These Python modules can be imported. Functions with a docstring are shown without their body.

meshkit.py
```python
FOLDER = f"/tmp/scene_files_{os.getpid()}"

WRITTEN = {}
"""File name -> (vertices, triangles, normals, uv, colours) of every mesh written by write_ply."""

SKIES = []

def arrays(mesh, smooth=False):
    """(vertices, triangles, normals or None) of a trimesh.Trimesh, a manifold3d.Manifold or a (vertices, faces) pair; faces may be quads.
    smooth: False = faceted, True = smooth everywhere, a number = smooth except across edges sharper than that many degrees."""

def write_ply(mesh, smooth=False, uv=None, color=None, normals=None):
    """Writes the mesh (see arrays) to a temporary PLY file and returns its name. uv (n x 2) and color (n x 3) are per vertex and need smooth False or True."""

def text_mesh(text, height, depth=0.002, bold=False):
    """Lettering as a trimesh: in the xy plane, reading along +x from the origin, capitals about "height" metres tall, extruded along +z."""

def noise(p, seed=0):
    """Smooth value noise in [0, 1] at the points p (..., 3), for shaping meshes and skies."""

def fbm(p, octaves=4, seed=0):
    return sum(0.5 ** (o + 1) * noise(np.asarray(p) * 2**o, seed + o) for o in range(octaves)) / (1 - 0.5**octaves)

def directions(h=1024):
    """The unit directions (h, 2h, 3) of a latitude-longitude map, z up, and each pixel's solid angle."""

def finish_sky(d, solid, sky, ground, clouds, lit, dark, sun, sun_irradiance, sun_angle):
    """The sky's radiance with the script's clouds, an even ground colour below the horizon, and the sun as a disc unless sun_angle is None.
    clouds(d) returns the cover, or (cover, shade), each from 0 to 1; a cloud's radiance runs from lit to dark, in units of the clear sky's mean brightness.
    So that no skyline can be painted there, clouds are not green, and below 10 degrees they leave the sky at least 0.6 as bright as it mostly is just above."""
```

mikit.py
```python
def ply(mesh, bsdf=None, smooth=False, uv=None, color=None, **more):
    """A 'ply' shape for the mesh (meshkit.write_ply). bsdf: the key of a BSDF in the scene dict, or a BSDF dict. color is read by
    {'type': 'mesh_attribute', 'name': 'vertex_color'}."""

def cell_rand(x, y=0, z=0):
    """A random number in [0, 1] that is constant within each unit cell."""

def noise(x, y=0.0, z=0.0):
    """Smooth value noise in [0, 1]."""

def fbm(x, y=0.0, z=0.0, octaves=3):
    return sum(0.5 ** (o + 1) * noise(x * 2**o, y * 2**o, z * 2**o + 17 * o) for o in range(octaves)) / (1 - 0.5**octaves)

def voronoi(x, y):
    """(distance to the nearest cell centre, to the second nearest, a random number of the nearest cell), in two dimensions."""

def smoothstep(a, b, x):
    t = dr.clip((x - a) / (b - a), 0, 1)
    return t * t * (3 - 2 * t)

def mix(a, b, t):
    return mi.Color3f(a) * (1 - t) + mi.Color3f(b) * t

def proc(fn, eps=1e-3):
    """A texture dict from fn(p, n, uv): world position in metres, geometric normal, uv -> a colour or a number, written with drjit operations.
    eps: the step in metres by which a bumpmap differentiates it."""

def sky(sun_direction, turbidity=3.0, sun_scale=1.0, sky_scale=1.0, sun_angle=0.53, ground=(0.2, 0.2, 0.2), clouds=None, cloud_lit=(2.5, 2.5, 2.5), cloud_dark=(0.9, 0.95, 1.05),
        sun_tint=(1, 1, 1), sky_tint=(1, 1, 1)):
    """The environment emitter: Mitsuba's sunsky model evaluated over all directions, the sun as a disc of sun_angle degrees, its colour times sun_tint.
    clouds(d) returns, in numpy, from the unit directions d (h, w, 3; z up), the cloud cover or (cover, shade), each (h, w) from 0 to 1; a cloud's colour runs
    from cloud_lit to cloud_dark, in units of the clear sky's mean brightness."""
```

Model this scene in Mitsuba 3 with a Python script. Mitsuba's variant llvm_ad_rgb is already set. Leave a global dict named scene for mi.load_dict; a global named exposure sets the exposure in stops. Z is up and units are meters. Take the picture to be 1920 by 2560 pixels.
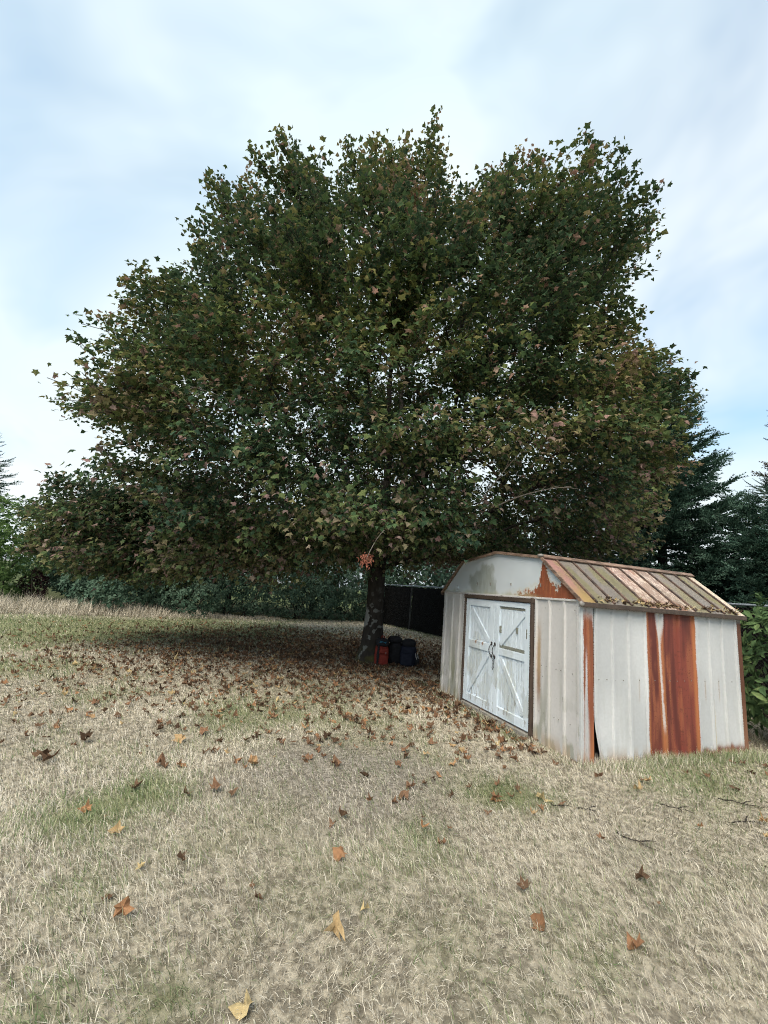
import math, numpy as np, trimesh, mitsuba as mi, drjit as dr, mikit, meshkit
import shapely
import shapely.affinity
from shapely.geometry import LineString, Polygon, box as sbox
from scipy.spatial import cKDTree
from scipy.interpolate import RegularGridInterpolator
from mikit import noise, fbm, cell_rand, smoothstep, mix, proc
T = mi.ScalarTransform4f
RNG = np.random.default_rng(7)
scene, labels = {}, {}

# ------------------------------------------------------------------ camera, sky, exposure
EYE, PITCH, ROLL = np.array([0, 0, 1.56]), .1843, .0837
_c, _s = math.cos(PITCH), math.sin(PITCH)
FWD = np.array([0, _c, _s])
UP = math.cos(ROLL) * np.array([0, -_s, _c]) - math.sin(ROLL) * np.array([1, 0, 0])
scene['camera'] = {'type': 'perspective', 'fov': 84.81, 'fov_axis': 'x', 'near_clip': .05, 'far_clip': 2000.0,
                   'to_world': T().look_at(origin=EYE.tolist(), target=(EYE + FWD).tolist(), up=UP.tolist())}


def cloud_cover(d):
    """A thin veil of stratus with soft streaks running down to the left and bluer gaps between them."""
    q = np.stack([d[..., 0], d[..., 1], d[..., 2]], -1) / (np.abs(d[..., 2:]) * .6 + .4)
    warp = np.stack([meshkit.fbm(q * 1.1 + k, 3, 11) for k in (2., 9., 17.)], -1) - .5
    q = q + warp * .9
    big = meshkit.fbm(q * .9 + [39.65, 52.11, 6.21], 3, 3)
    st = meshkit.fbm(np.stack([(q[..., 0] * .8 + q[..., 1] * .6) * 2.0, (q[..., 1] * .8 - q[..., 0] * .6) * .7, q[..., 2] * 1.2], -1) + 46.3, 5, 8)
    fine = meshkit.fbm(q * 5.0 + 8, 4, 6)
    m = .50 * big + .34 * st + .16 * fine
    cover = .34 + .66 * np.clip((m - .385) / .16, 0, 1)
    low = np.exp(-np.clip(d[..., 2], 0, 1) * 4.5)
    cover = np.clip(cover + .45 * low, 0, 1)
    shade = np.clip(.45 - 3.0 * (meshkit.fbm(q * 1.4 + 17, 5, 5) - .5), 0, 1) * .45 * (1 - .5 * low)
    return cover, shade


scene['sky'] = mikit.sky((-.28, -.68, .88), turbidity=3.0, sky_scale=.86, sun_scale=.54, sun_angle=42, clouds=cloud_cover, cloud_lit=(1.53, 1.66, 1.70), cloud_dark=(.98, 1.38, 1.60),
                         sun_tint=(.92, .985, 1.06), sky_tint=(1.0, 1.36, 1.24))
exposure = 2.72


# ------------------------------------------------------------------ helpers
def numbered(key):
    if key not in scene:
        return key
    i = 1
    while f'{key}_{i:03d}' in scene:
        i += 1
    return f'{key}_{i:03d}'


def bsdf(name, color, rough=.6, spec=.3, metallic=0.0, two=True, bump=None, bscale=1.0, eps=1e-3):
    b = {'type': 'principled', 'base_color': color if isinstance(color, dict) else {'type': 'rgb', 'value': list(color)},
         'roughness': rough, 'specular': spec, 'metallic': metallic}
    if bump is not None:
        b = {'type': 'bumpmap', 'arbitrary': proc(bump, eps), 'scale': bscale, 'nested_bsdf': b}
    scene[name] = {'type': 'twosided', 'nested_bsdf': b} if two else b
    return name


def add(key, mesh, mat, smooth=False, uv=None, label=None, cat=None, group=None, kind=None):
    key = numbered(key)
    scene[key] = mikit.ply(mesh, mat, smooth=smooth, uv=uv)
    tag(key, label, cat, group, kind)
    return key


def tag(key, label=None, cat=None, group=None, kind=None):
    d = {k: v for k, v in (('label', label), ('category', cat), ('group', group), ('kind', kind)) if v}
    if d:
        labels.setdefault(key, {}).update(d)


def thing(key, label, cat, group=None):
    """A thing without an entry of its own: its parts' keys start with the name returned."""
    used = {k.split('__')[0] for k in scene} | set(labels)
    k, i = key, 0
    while k in used:
        i += 1
        k = f'{key}_{i:03d}'
    tag(k, label, cat, group)
    return k


def nrm(v):
    v = np.asarray(v, float)
    return v / (np.linalg.norm(v, axis=-1, keepdims=True) + 1e-12)


def tube(pts, rad, sides=6, cap=True):
    p = np.asarray(pts, float)
    t = nrm(np.gradient(p, axis=0))
    a = nrm(np.cross(t, np.where(np.abs(t[:, 2:]) < .9, [0, 0, 1.], [1., 0, 0])))
    b = np.cross(t, a)
    ang = np.arange(sides) * 2 * np.pi / sides
    r = np.broadcast_to(rad, (len(p),))[:, None, None]
    v = (p[:, None] + r * (np.cos(ang)[None, :, None] * a[:, None] + np.sin(ang)[None, :, None] * b[:, None])).reshape(-1, 3)
    i, j = np.meshgrid(np.arange(len(p) - 1), np.arange(sides), indexing='ij')
    j2 = (j + 1) % sides
    q = np.stack([i * sides + j, i * sides + j2, (i + 1) * sides + j2, (i + 1) * sides + j], -1).reshape(-1, 4)
    f = np.vstack([q[:, [0, 1, 2]], q[:, [0, 2, 3]]])
    if cap and sides > 3:
        v = np.vstack([v, p[:1], p[-1:]])
        k = np.arange(sides)
        f = np.vstack([f, np.stack([(k + 1) % sides, k, k * 0 + len(v) - 2], 1),
                       np.stack([k, (k + 1) % sides, k * 0 + len(v) - 1], 1) + np.array([[(len(p) - 1) * sides] * 2 + [0]])])
    return v, f


def join(parts):
    vs, fs, n = [], [], 0
    for m in parts:
        v, f = (m.vertices, m.faces) if hasattr(m, 'vertices') else m
        vs.append(np.asarray(v)); fs.append(np.asarray(f) + n); n += len(v)
    return np.vstack(vs), np.vstack(fs)


def bx(x0, x1, y0, y1, z0, z1, c=.003):
    """A box with chamfered edges."""
    lo, hi = np.array([x0, y0, z0], float), np.array([x1, y1, z1], float)
    c = min(c, .3 * (hi - lo).min())
    pts = []
    for k in range(3):
        for s in np.ndindex(2, 2, 2):
            p = np.where(np.array(s) > 0, hi - c, lo + c)
            p[k] = hi[k] if s[k] else lo[k]
            pts.append(p)
    h = trimesh.convex.convex_hull(np.array(pts))
    return np.array(h.vertices), np.array(h.faces)


def stamp(tv, tf, pos, ax, nr, size, bend=None, crumple=None):
    """Copies of a flat template: template y along ax, z along nr; returns vertices, faces, copy number of each vertex."""
    ax = nrm(ax)
    nr = nrm(nr - (nr * ax).sum(-1, keepdims=True) * ax)
    b = np.cross(ax, nr)
    n, m = len(pos), len(tv)
    t = np.broadcast_to(tv, (n, m, 3)).copy()
    if bend is not None:
        t[..., 2] += bend[:, :1] * t[..., 0] ** 2 + bend[:, 1:2] * (t[..., 1] - .4) ** 2 + bend[:, 2:3] * t[..., 0] * t[..., 1]
    if crumple is not None:
        t += crumple[:, :m] * [.6, .6, 1.]
    t *= np.asarray(size).reshape(-1, 1, 1)
    v = pos[:, None] + t[..., :1] * b[:, None] + t[..., 1:2] * ax[:, None] + t[..., 2:3] * nr[:, None]
    f = tf[None] + (np.arange(n) * m)[:, None, None]
    return v.reshape(-1, 3), f.reshape(-1, 3), np.repeat(np.arange(n), m)


def fan(outline, centre):
    o = np.array(outline, float)
    v = np.vstack([[centre], o])
    v = np.c_[v, np.zeros(len(v))]
    k = np.arange(len(o))
    return v, np.stack([k * 0, k + 1, (k + 1) % len(o) + 1], 1)


_half = [(.31, -.10), (.27, .12), (.57, .37), (.30, .45), (.23, .66)]
MAPLE_V, MAPLE_F = fan([(0, 0)] + _half + [(0, 1)] + [(-x, y) for x, y in _half[::-1]], (0, .3))
_half = [(.33, -.07), (.28, .14), (.56, .40), (.23, .55)]
MAPLE2_V, MAPLE2_F = fan([(0, 0)] + _half + [(0, 1)] + [(-x, y) for x, y in _half[::-1]], (0, .3))
MAPLE3_V = np.array([[x, y, 0.] for x, y in [(0, 0)] + _half + [(0, 1)] + [(-x, y) for x, y in _half[::-1]]])
MAPLE3_F = np.array([[0, k, k + 1] for k in range(1, 9)])
MAPLE4_V = np.array([[0, 0, 0], [.50, .26, 0], [.31, .54, 0], [0, 1, 0], [-.31, .54, 0], [-.50, .26, 0.]])
MAPLE4_F = np.array([[0, k, k + 1] for k in range(1, 5)])
OVAL_V = np.array([[0, 0, 0], [.17, .3, .03], [.19, .62, .035], [0, 1, 0], [-.19, .62, .035], [-.17, .3, .03], [0, .35, 0], [0, .68, -.01]], float)
OVAL_F = np.array([[0, 1, 6], [1, 2, 7], [1, 7, 6], [2, 3, 7], [3, 4, 7], [4, 5, 6], [4, 6, 7], [5, 0, 6]])
DIAMOND_V = np.array([[0, 0, 0], [.26, .45, .04], [0, 1, 0], [-.26, .45, .04]], float)
DIAMOND_F = np.array([[0, 1, 2], [0, 2, 3]])


def leaf_bsdf(name, fn, rough=.55, trans=.5):
    scene[name] = {'type': 'principledthin', 'base_color': proc(fn), 'roughness': rough, 'diff_trans': trans, 'eta': 1.4}
    return name


def ramp(t, stops):
    c = mi.Color3f(*stops[0][1])
    for (a, ca), (b, cb) in zip(stops, stops[1:]):
        k = dr.clip((t - a) / (b - a), 0, 1)
        c = c * (1 - k) + mi.Color3f(*cb) * k
    return c


# ------------------------------------------------------------------ layout of the yard
TREE = np.array([-.03, 9.69])
SHED_O, SHED_YAW = np.array([2.178, 4.553]), .3293
SW, SD, SH, SB, SP, ST = 2.474, 3.053, 1.6255, 2.121, 2.228, .597      # side length, front length, wall, break and ridge heights, break set-in
CY, SY = math.cos(SHED_YAW), math.sin(SHED_YAW)
FENCE_A, FENCE_B = np.array([.25, 21.0]), np.array([8.75, 4.57])
HEDGE_A, HEDGE_B = np.array([-13.0, 11.2]), np.array([.0, 20.9])


def to_world(m):
    v, f = (m.vertices, m.faces) if hasattr(m, 'vertices') else m
    v = np.asarray(v, float)
    return np.stack([SHED_O[0] + v[:, 0] * CY - v[:, 1] * SY, SHED_O[1] + v[:, 0] * SY + v[:, 1] * CY, v[:, 2]], 1), np.asarray(f)


def shed_local(xy):
    d = xy - SHED_O
    return d[..., 0] * CY + d[..., 1] * SY, -d[..., 0] * SY + d[..., 1] * CY


def n2(xy, s, seed=0, octaves=3):
    return meshkit.fbm(np.stack([xy[..., 0] * s, xy[..., 1] * s, xy[..., 0] * 0 + .37], -1), octaves, seed)


GREEN = [(-1.81, 2.95, .35, .8), (-1.5, 3.35, .3, .9), (-1.41, 2.3, .12, .7), (1.14, 3.81, .28, .9), (.48, 3.05, .25, .6), (3.2, 4.45, .5, .6), (4.1, 4.75, .6, .8),
         (1.18, 2.19, .25, .4), (-.66, 1.85, .12, .6), (-1.16, 1.75, .12, .8), (-7.5, 10.0, 2.6, .8), (-5.5, 13.0, 2.5, .7), (-3.2, 5.6, .5, .6), (-1.5, 5.2, .6, .4), (-5.2, 6.6, .8, .5)]
BARE = [(-.52, 4.07, .62, 1.), (.33, 4.08, .6, 1.), (-.06, 3.5, .5, .8), (-1.05, 3.55, .4, .6), (1.08, 2.51, .2, .6), (.73, 2.0, .15, .6), (-.9, 2.55, .15, .5), (.3, 2.3, .12, .4)]


def blobs(xy, spots):
    return sum(w * np.exp(-((xy[..., 0] - x) ** 2 + (xy[..., 1] - y) ** 2) / (r * r)) for x, y, r, w in spots)


def green_at(xy):
    wob = xy + .5 * np.stack([n2(xy, 1.7, 41), n2(xy, 1.7, 42)], -1) - .25
    far = .5 * np.clip((xy[..., 1] - 8) / 3, 0, 1) * np.clip((-1.5 - xy[..., 0]) / 2, 0, 1)
    return np.clip(blobs(wob, GREEN) + far + 1.5 * (n2(xy, .75, 5) - .46) + .8 * (n2(xy, 3.2, 6) - .5), 0, 1)


def bare_at(xy):
    wob = xy + .5 * np.stack([n2(xy, 1.9, 43), n2(xy, 1.9, 44)], -1) - .25
    return np.clip(blobs(wob, BARE) + 1.6 * (n2(xy, 1.6, 15) - .60), 0, 1)


def litter_at(xy):
    e = ((xy[..., 0] + .6) / 5.4) ** 2 + ((xy[..., 1] - 10.4) / 4.9) ** 2
    l = np.exp(-e ** 1.3 * 1.45)
    lx, ly = shed_local(xy)
    l = np.maximum(l, .8 * np.exp(-((lx + .35) / .45) ** 2) * ((ly > .3) & (ly < 3.6)))
    l = np.maximum(l, .28 * np.exp(-(((xy[..., 0] - .1) / 1.9) ** 2 + ((xy[..., 1] - 5.3) / 1.1) ** 2)))
    return np.clip(l * (.45 + 1.1 * n2(xy, 1.3, 9)), 0, 1)


def ground_z(xy):
    z = .05 * (n2(xy, .5, 21) - .5) + .022 * (n2(xy, 2.4, 22) - .5)
    lx, ly = shed_local(xy)
    near = np.hypot(np.maximum(np.maximum(-lx, lx - SW), 0), np.maximum(np.maximum(-ly, ly - SD), 0))
    return z * np.clip(near / .8, 0, 1)


def in_yard(xy):
    h, fdir = HEDGE_B - HEDGE_A, FENCE_B - FENCE_A
    a = h[0] * (xy[..., 1] - HEDGE_A[1]) - h[1] * (xy[..., 0] - HEDGE_A[0]) < 0
    b = fdir[0] * (xy[..., 1] - FENCE_A[1]) - fdir[1] * (xy[..., 0] - FENCE_A[0]) < 0
    lx, ly = shed_local(xy)
    return a & b & ~((lx > .0) & (lx < SW) & (ly > .0) & (ly < SD))


hn_yard = np.array([-.6, .8])
# ------------------------------------------------------------------ ground
def ground_color(p, n, uv):
    x, y = p.x, p.y
    f = fbm(x * 28, y * 28, 0, 3)
    c = mix((.16, .143, .115), (.34, .308, .25), smoothstep(.3, .7, f))
    g = dr.clip(dr.minimum(uv.x, 1) + .5 * (fbm(x * 6, y * 6, 3, 2) - .5), 0, 1)
    c = mix(c, (.115, .13, .055), dr.minimum(g, 1) * .75)
    c = mix(c, (.040, .045, .022), smoothstep(1.2, 1.5, uv.x))
    b = dr.clip(uv.y, 0, 1)
    c = mix(c, mix((.12, .108, .095), (.23, .21, .19), smoothstep(.35, .65, fbm(x * 40, y * 40, 5, 3))), dr.minimum(b, 1) * .8)
    far = smoothstep(26, 40, dr.sqrt(x * x + y * y))
    return mix(c, (.06, .075, .035), far)


bsdf('ground_mat', proc(ground_color), .95, .1, bump=lambda p, n, uv: fbm(p.x * 45, p.y * 45, 0, 3), bscale=.012, eps=4e-3)
core = np.linspace(-14, 14, 190)
tail = 14 * 1.35 ** np.arange(1, 12)
gx = np.r_[-tail[::-1], core, tail]
core = np.linspace(-1, 22, 160)
gy = np.r_[-1 - (tail[::-1] - 13), core, 22 + (tail - 14)]
X, Y = np.meshgrid(gx, gy)
gxy = np.stack([X, Y], -1).reshape(-1, 2)
nx = len(gx)
i, j = np.meshgrid(np.arange(len(gy) - 1), np.arange(nx - 1), indexing='ij')
quad = np.stack([i * nx + j, i * nx + j + 1, (i + 1) * nx + j + 1, (i + 1) * nx + j], -1).reshape(-1, 4)
gf = np.vstack([quad[:, [0, 1, 2]], quad[:, [0, 2, 3]]])
add('ground', (np.c_[gxy, ground_z(gxy)], gf), 'ground_mat', True, np.stack([np.where(in_yard(gxy - .8 * hn_yard), green_at(gxy), 1.6), bare_at(gxy)], 1), kind='structure')


# ------------------------------------------------------------------ shed
def loc(p):
    dx, dy = p.x - float(SHED_O[0]), p.y - float(SHED_O[1])
    return dx * CY + dy * SY, dy * CY - dx * SY, p.z


def rust_tone(u, z):
    """Rust: vertical streaks of dark red brown and orange with pits."""
    st = fbm(u * 22, z * 1.3, 5, 3)
    pit = noise(u * 90, z * 90, 2)
    c = mix((.10, .026, .021), (.185, .046, .033), smoothstep(.3, .68, st))
    c = mix(c, (.26, .085, .045), smoothstep(.5, .75, fbm(u * 16, z * 2, 9, 4)) * .8)
    return mix(c, (.09, .03, .022), smoothstep(.72, .9, pit) * .6)


def band(x, a, b, w):
    return smoothstep(a - w, a + w, x) * (1 - smoothstep(b - w, b + w, x))


def shed_paint(p, n, uv):
    lx, ly, z = loc(p)
    side = dr.select(ly < .02, 1.0, 0.0)
    front = dr.select((lx < .04) & (ly >= .02), 1.0, 0.0)
    wall = dr.select(z < SH + .012, 1.0, 0.0)
    u = lx + ly
    grain = fbm(u * 60, z * 60, 1, 2)
    jit = (fbm(u * 14, z * 3.5, 4, 3) - .5)
    fine = (noise(u * 55, z * 55, 8) - .5)
    c = mix((.415, .43, .45), (.49, .505, .525), smoothstep(.35, .65, fbm(u * 2.3, z * .9, 3, 3)))
    c = mix(c, (.45, .435, .435), front * wall * .7)
    c = c * (.95 + .1 * grain)
    # grime: runs and splash along the bottom
    runs = smoothstep(.56, .72, fbm(u * 15, z * 1.2, 7, 3)) * smoothstep(1.3, .2, z) * (.20 + .5 * front)
    c = mix(c, (.25, .25, .20), dr.clip(runs, 0, 1) * .6)
    splash = smoothstep(.50, .62, fbm(u * 7, z * 3, 12, 4)) * smoothstep(.75, .1, z) * front
    c = mix(c, (.22, .23, .19), splash * .75)
    leftpanel = smoothstep(2.2, 2.4, ly) * front
    green = smoothstep(.42, .6, fbm(u * 9, z * 2.2, 14, 4)) * smoothstep(1.25, .3, z + jit * .4) * leftpanel
    c = mix(c, (.19, .20, .14), green * .8)
    spot = smoothstep(.95, .98, noise(u * 31, z * 27, 31)) * front * wall
    c = mix(c, (.16, .15, .13), spot * .7)
    dots = smoothstep(.60, .70, noise(u * 8.7, 3.3, 1.7)) * (1 - smoothstep(.004, .014, dr.abs((u - .22) / .115 - dr.round((u - .22) / .115)) * .115)) * band(z, .62, .835, .06) * side
    c = mix(c, (.30, .19, .11), dots * .45)
    c = mix(c, (.33, .25, .17), smoothstep(.20, .04, z) * smoothstep(.45, .65, fbm(u * 24, z * 2, 44, 3)) * .6)
    # rust on the long side: the middle panel, with a pale run left of its middle
    e = jit * .05 + fine * .014
    mid = band(lx + e * .5, .905, 1.672, .006) * side * wall
    pale_c = 1.115 + .030 * smoothstep(.2, 1.5, 1.5 - z) + e * .25
    pale_w = .010 + .040 * smoothstep(1.2, 1.58, z + e) + .007 * smoothstep(.5, 1.2, z)
    pale = (1 - smoothstep(pale_w * .5, pale_w * 1.3, dr.abs(lx - pale_c))) * smoothstep(.25, .42, z + e)
    edge_o = dr.maximum(1 - smoothstep(.0, .05, dr.abs(lx - .92)), 1 - smoothstep(.0, .05, dr.abs(lx - 1.66)))
    edge_o = dr.maximum(edge_o, 1 - smoothstep(.01, .06, dr.abs(lx - pale_c)))
    rt = mix(rust_tone(u, z), (.36, .14, .06), edge_o * .8)
    c = mix(c, rt, mid * (1 - pale * .92))
    c = mix(c, (.55, .42, .30), mid * pale * (1 - smoothstep(0, .012, dr.abs(lx - pale_c))) * .3)
    # the near corner post
    cor = band(lx + e * .5, .012, .148, .006) * dr.select(ly < .06, 1.0, 0.0) * wall * (1 - smoothstep(1.42, 1.60, z + e * 2))
    split = (1 - smoothstep(.006, .016 + .045 * smoothstep(.95, .1, z), dr.abs(lx - .052 - e * .3))) * (1 - smoothstep(.9, 1.2, z)) * .9
    c = mix(c, mix(rust_tone(u, z), (.40, .17, .07), .25 + .5 * smoothstep(.5, 0, z)), cor * (1 - split))
    # rust low on the far panel, along the ground and round the far post
    low = smoothstep(.10, .03, z - .10 * fbm(lx * 9, 0, 3, 3) * smoothstep(1.6, 1.75, lx)) * side
    c = mix(c, mix(rust_tone(u, z), (.20, .12, .085), .5), low * (.35 + .65 * smoothstep(1.66, 1.75, lx)))
    post = smoothstep(2.425, 2.435, lx) * wall * (1 - smoothstep(1.50, 1.60, z))
    c = mix(c, mix((.10, .045, .03), (.20, .10, .06), smoothstep(.8, .1, z)), post)
    thin = (1 - smoothstep(.004, .012, dr.abs(lx - 1.945 + e * .2))) * smoothstep(.8, .3, z) * side
    c = mix(c, (.45, .38, .24), thin * .7)
    # brown run beside the door
    run = (1 - smoothstep(.010, .05, dr.abs(ly - .645 + e * .4))) * band(z + e * 3, .45, 1.22, .22) * front
    c = mix(c, mix((.30, .20, .10), (.20, .10, .04), smoothstep(.9, .6, z)), dr.clip(run, 0, 1) * .85)
    # gable: spire of rust and green stain
    gab = front * (1 - wall)
    c = mix(c, mix((.41, .46, .515), (.49, .54, .59), fbm(ly * 3, z * 3, 2, 3)), gab * .85)
    h = z - SH
    dl = .585 - ly
    top = dr.select(dl > 0, .43 * dr.exp(-dl / .115) + .17 * smoothstep(.22, .36, dl) + .05, .40 * dr.exp(dl / .045) + .085 * dr.exp(dl / .30))
    sp = fine * .10 + jit * .14
    rg = smoothstep(.045, -.02, h - top + sp) * smoothstep(-.02, .05, ly + e) * (1 - smoothstep(.95, 1.25, ly))
    c = mix(c, (.50, .40, .24), gab * smoothstep(.12, -.02, h - top + sp) * .55 * (1 - smoothstep(1.0, 1.4, ly)))
    c = mix(c, mix(rust_tone(u * 1.7, z * 2), (.33, .12, .045), .35), gab * rg)
    arch = dr.sqrt(dr.square((ly - 1.86) / .36) + dr.square((h - .08) / .34)) - 1 + 1.1 * (fbm(ly * 6, z * 6, 6, 4) - .5)
    st = smoothstep(.12, -.25, arch)
    c = mix(c, (.20, .22, .185), gab * st * .75 * smoothstep(1.535, 1.545, ly) * (.55 + .6 * fbm(ly * 30, z * 8, 2, 3)))
    ln = smoothstep(.06, .0, h + jit * .1) * gab
    return mix(c, (.33, .32, .20), ln * .55 * smoothstep(.5, .9, ly))


ROOF = [(.25, .14, .125), (.165, .145, .13), (.155, .14, .13), (.165, .148, .13), (.28, .20, .178), (.31, .225, .20), (.25, .19, .168), (.19, .165, .155), (.17, .155, .145), (.175, .155, .125), (.45, .38, .31)]


def roof_paint(p, n, uv):
    lx, ly, z = loc(p)
    s = (z - SH) / (SB - SH)
    c = mi.Color3f(*ROOF[0])
    for k, col in enumerate(ROOF[1:]):
        c = dr.select(lx > .15 + .25 * k, mi.Color3f(*col), c)
    q = fbm(lx * 9, ly * 5, 2, 4)
    pink = smoothstep(.85, .95, lx) * (1 - smoothstep(1.62, 1.68, lx))
    fleck = smoothstep(.56, .72, noise(lx * 75, ly * 42, 3) * .6 + q * .5)
    c = mix(c, (.55, .47, .42), fleck * pink * .6)
    c = mix(c, (.26, .095, .06), smoothstep(.6, .75, fbm(lx * 12, ly * 4, 8, 3)) * pink * .5)
    moss = smoothstep(.42, .64, fbm(lx * 5, ly * 3, 21, 3) + .30 * (.55 - s)) * (1 - .7 * pink)
    c = mix(c, (.155, .145, .062), moss * .55 * (1 - smoothstep(2.36, 2.42, lx)))
    c = mix(c, (.30, .21, .08), smoothstep(.45, .05, s) * (1 - smoothstep(.1, .16, lx)) * .7)
    return c * (.85 + .3 * q)


def door_paint(p, n, uv):
    lx, ly, z = loc(p)
    q = fbm(ly * 8, z * 3, 1, 4)
    grain = fbm(ly * 90, z * 7, 3, 3)
    c = mix((.48, .555, .635), (.57, .64, .72), q)
    c = c * (.92 + .16 * grain)
    right = 1 - smoothstep(1.42, 1.54, ly)
    bl = fbm(ly * 6, z * 4, 17, 4)
    stain = smoothstep(.12, .0, dr.sqrt(dr.square((ly - 1.14) / .32) + dr.square((z - .44) / .42)) - .75 + (bl - .5) * 1.6)
    stain = dr.maximum(stain, smoothstep(.1, .0, dr.sqrt(dr.square((ly - 2.02) / .17) + dr.square((z - .62) / .42)) - .7 + (bl - .5) * 1.7))
    stain = dr.maximum(stain, .8 * smoothstep(.1, .0, dr.sqrt(dr.square((ly - 1.72) / .17) + dr.square((z - .36) / .24)) - .7 + (bl - .5) * 1.7))
    stain = dr.maximum(stain, .7 * smoothstep(.1, .0, dr.sqrt(dr.square((ly - 1.25) / .2) + dr.square((z - .93) / .16)) - .7 + (bl - .5) * 1.7))
    wear = smoothstep(.35, .6, fbm(ly * 40, z * 9, 6, 3))
    c = mix(c, mix((.25, .28, .28), (.42, .46, .47), wear), stain * (.25 + .5 * wear))
    peel = smoothstep(.68, .72, fbm(ly * 30, z * 6, 28, 3)) * smoothstep(.9, .2, z)
    c = mix(c, (.22, .21, .19), peel * .6)
    screw = smoothstep(.03, .012, dr.sqrt(dr.square(ly - 1.98) + dr.square((z - .94) * .8))) + smoothstep(.03, .012, dr.sqrt(dr.square(ly - 1.80) + dr.square((z - .935) * .8)))
    return mix(c, (.22, .10, .05), dr.clip(screw, 0, 1) * .85)


bsdf('shed_paint', proc(shed_paint), .55, .35)
bsdf('roof_paint', proc(roof_paint), .75, .2)
bsdf('door_paint', proc(door_paint), .6, .3)
bsdf('brown_trim', proc(lambda p, n, uv: mix((.040, .030, .026), (.085, .062, .050), fbm(p.x * 20 + p.y * 20, p.z * 12, 3, 3))), .55, .3)
bsdf('rib_metal', proc(lambda p, n, uv: mix((.05, .038, .034), (.13, .085, .068), smoothstep(.3, .7, fbm(p.x * 14, p.y * 14, p.z * 14, 3)))), .6, .3)
bsdf('ridge_metal', proc(lambda p, n, uv: mix((.11, .075, .06), (.24, .165, .13), smoothstep(.3, .7, fbm(p.x * 9, p.y * 9, p.z * 30, 3)))), .6, .3)
bsdf('grey_wood', proc(lambda p, n, uv: mix((.13, .125, .115), (.26, .25, .235), fbm(p.x * 25 + p.z * 60, p.y * 8, p.z * 60, 3))), .9, .1)
bsdf('bare_wood', proc(lambda p, n, uv: mix((.11, .12, .105), (.21, .215, .19), fbm(p.x * 30, p.y * 30, p.z * 50, 3))), .9, .1)
bsdf('black_iron', (.018, .018, .021), .45, .5)
bsdf('screw_grey', (.20, .19, .18), .5, .4)

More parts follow.
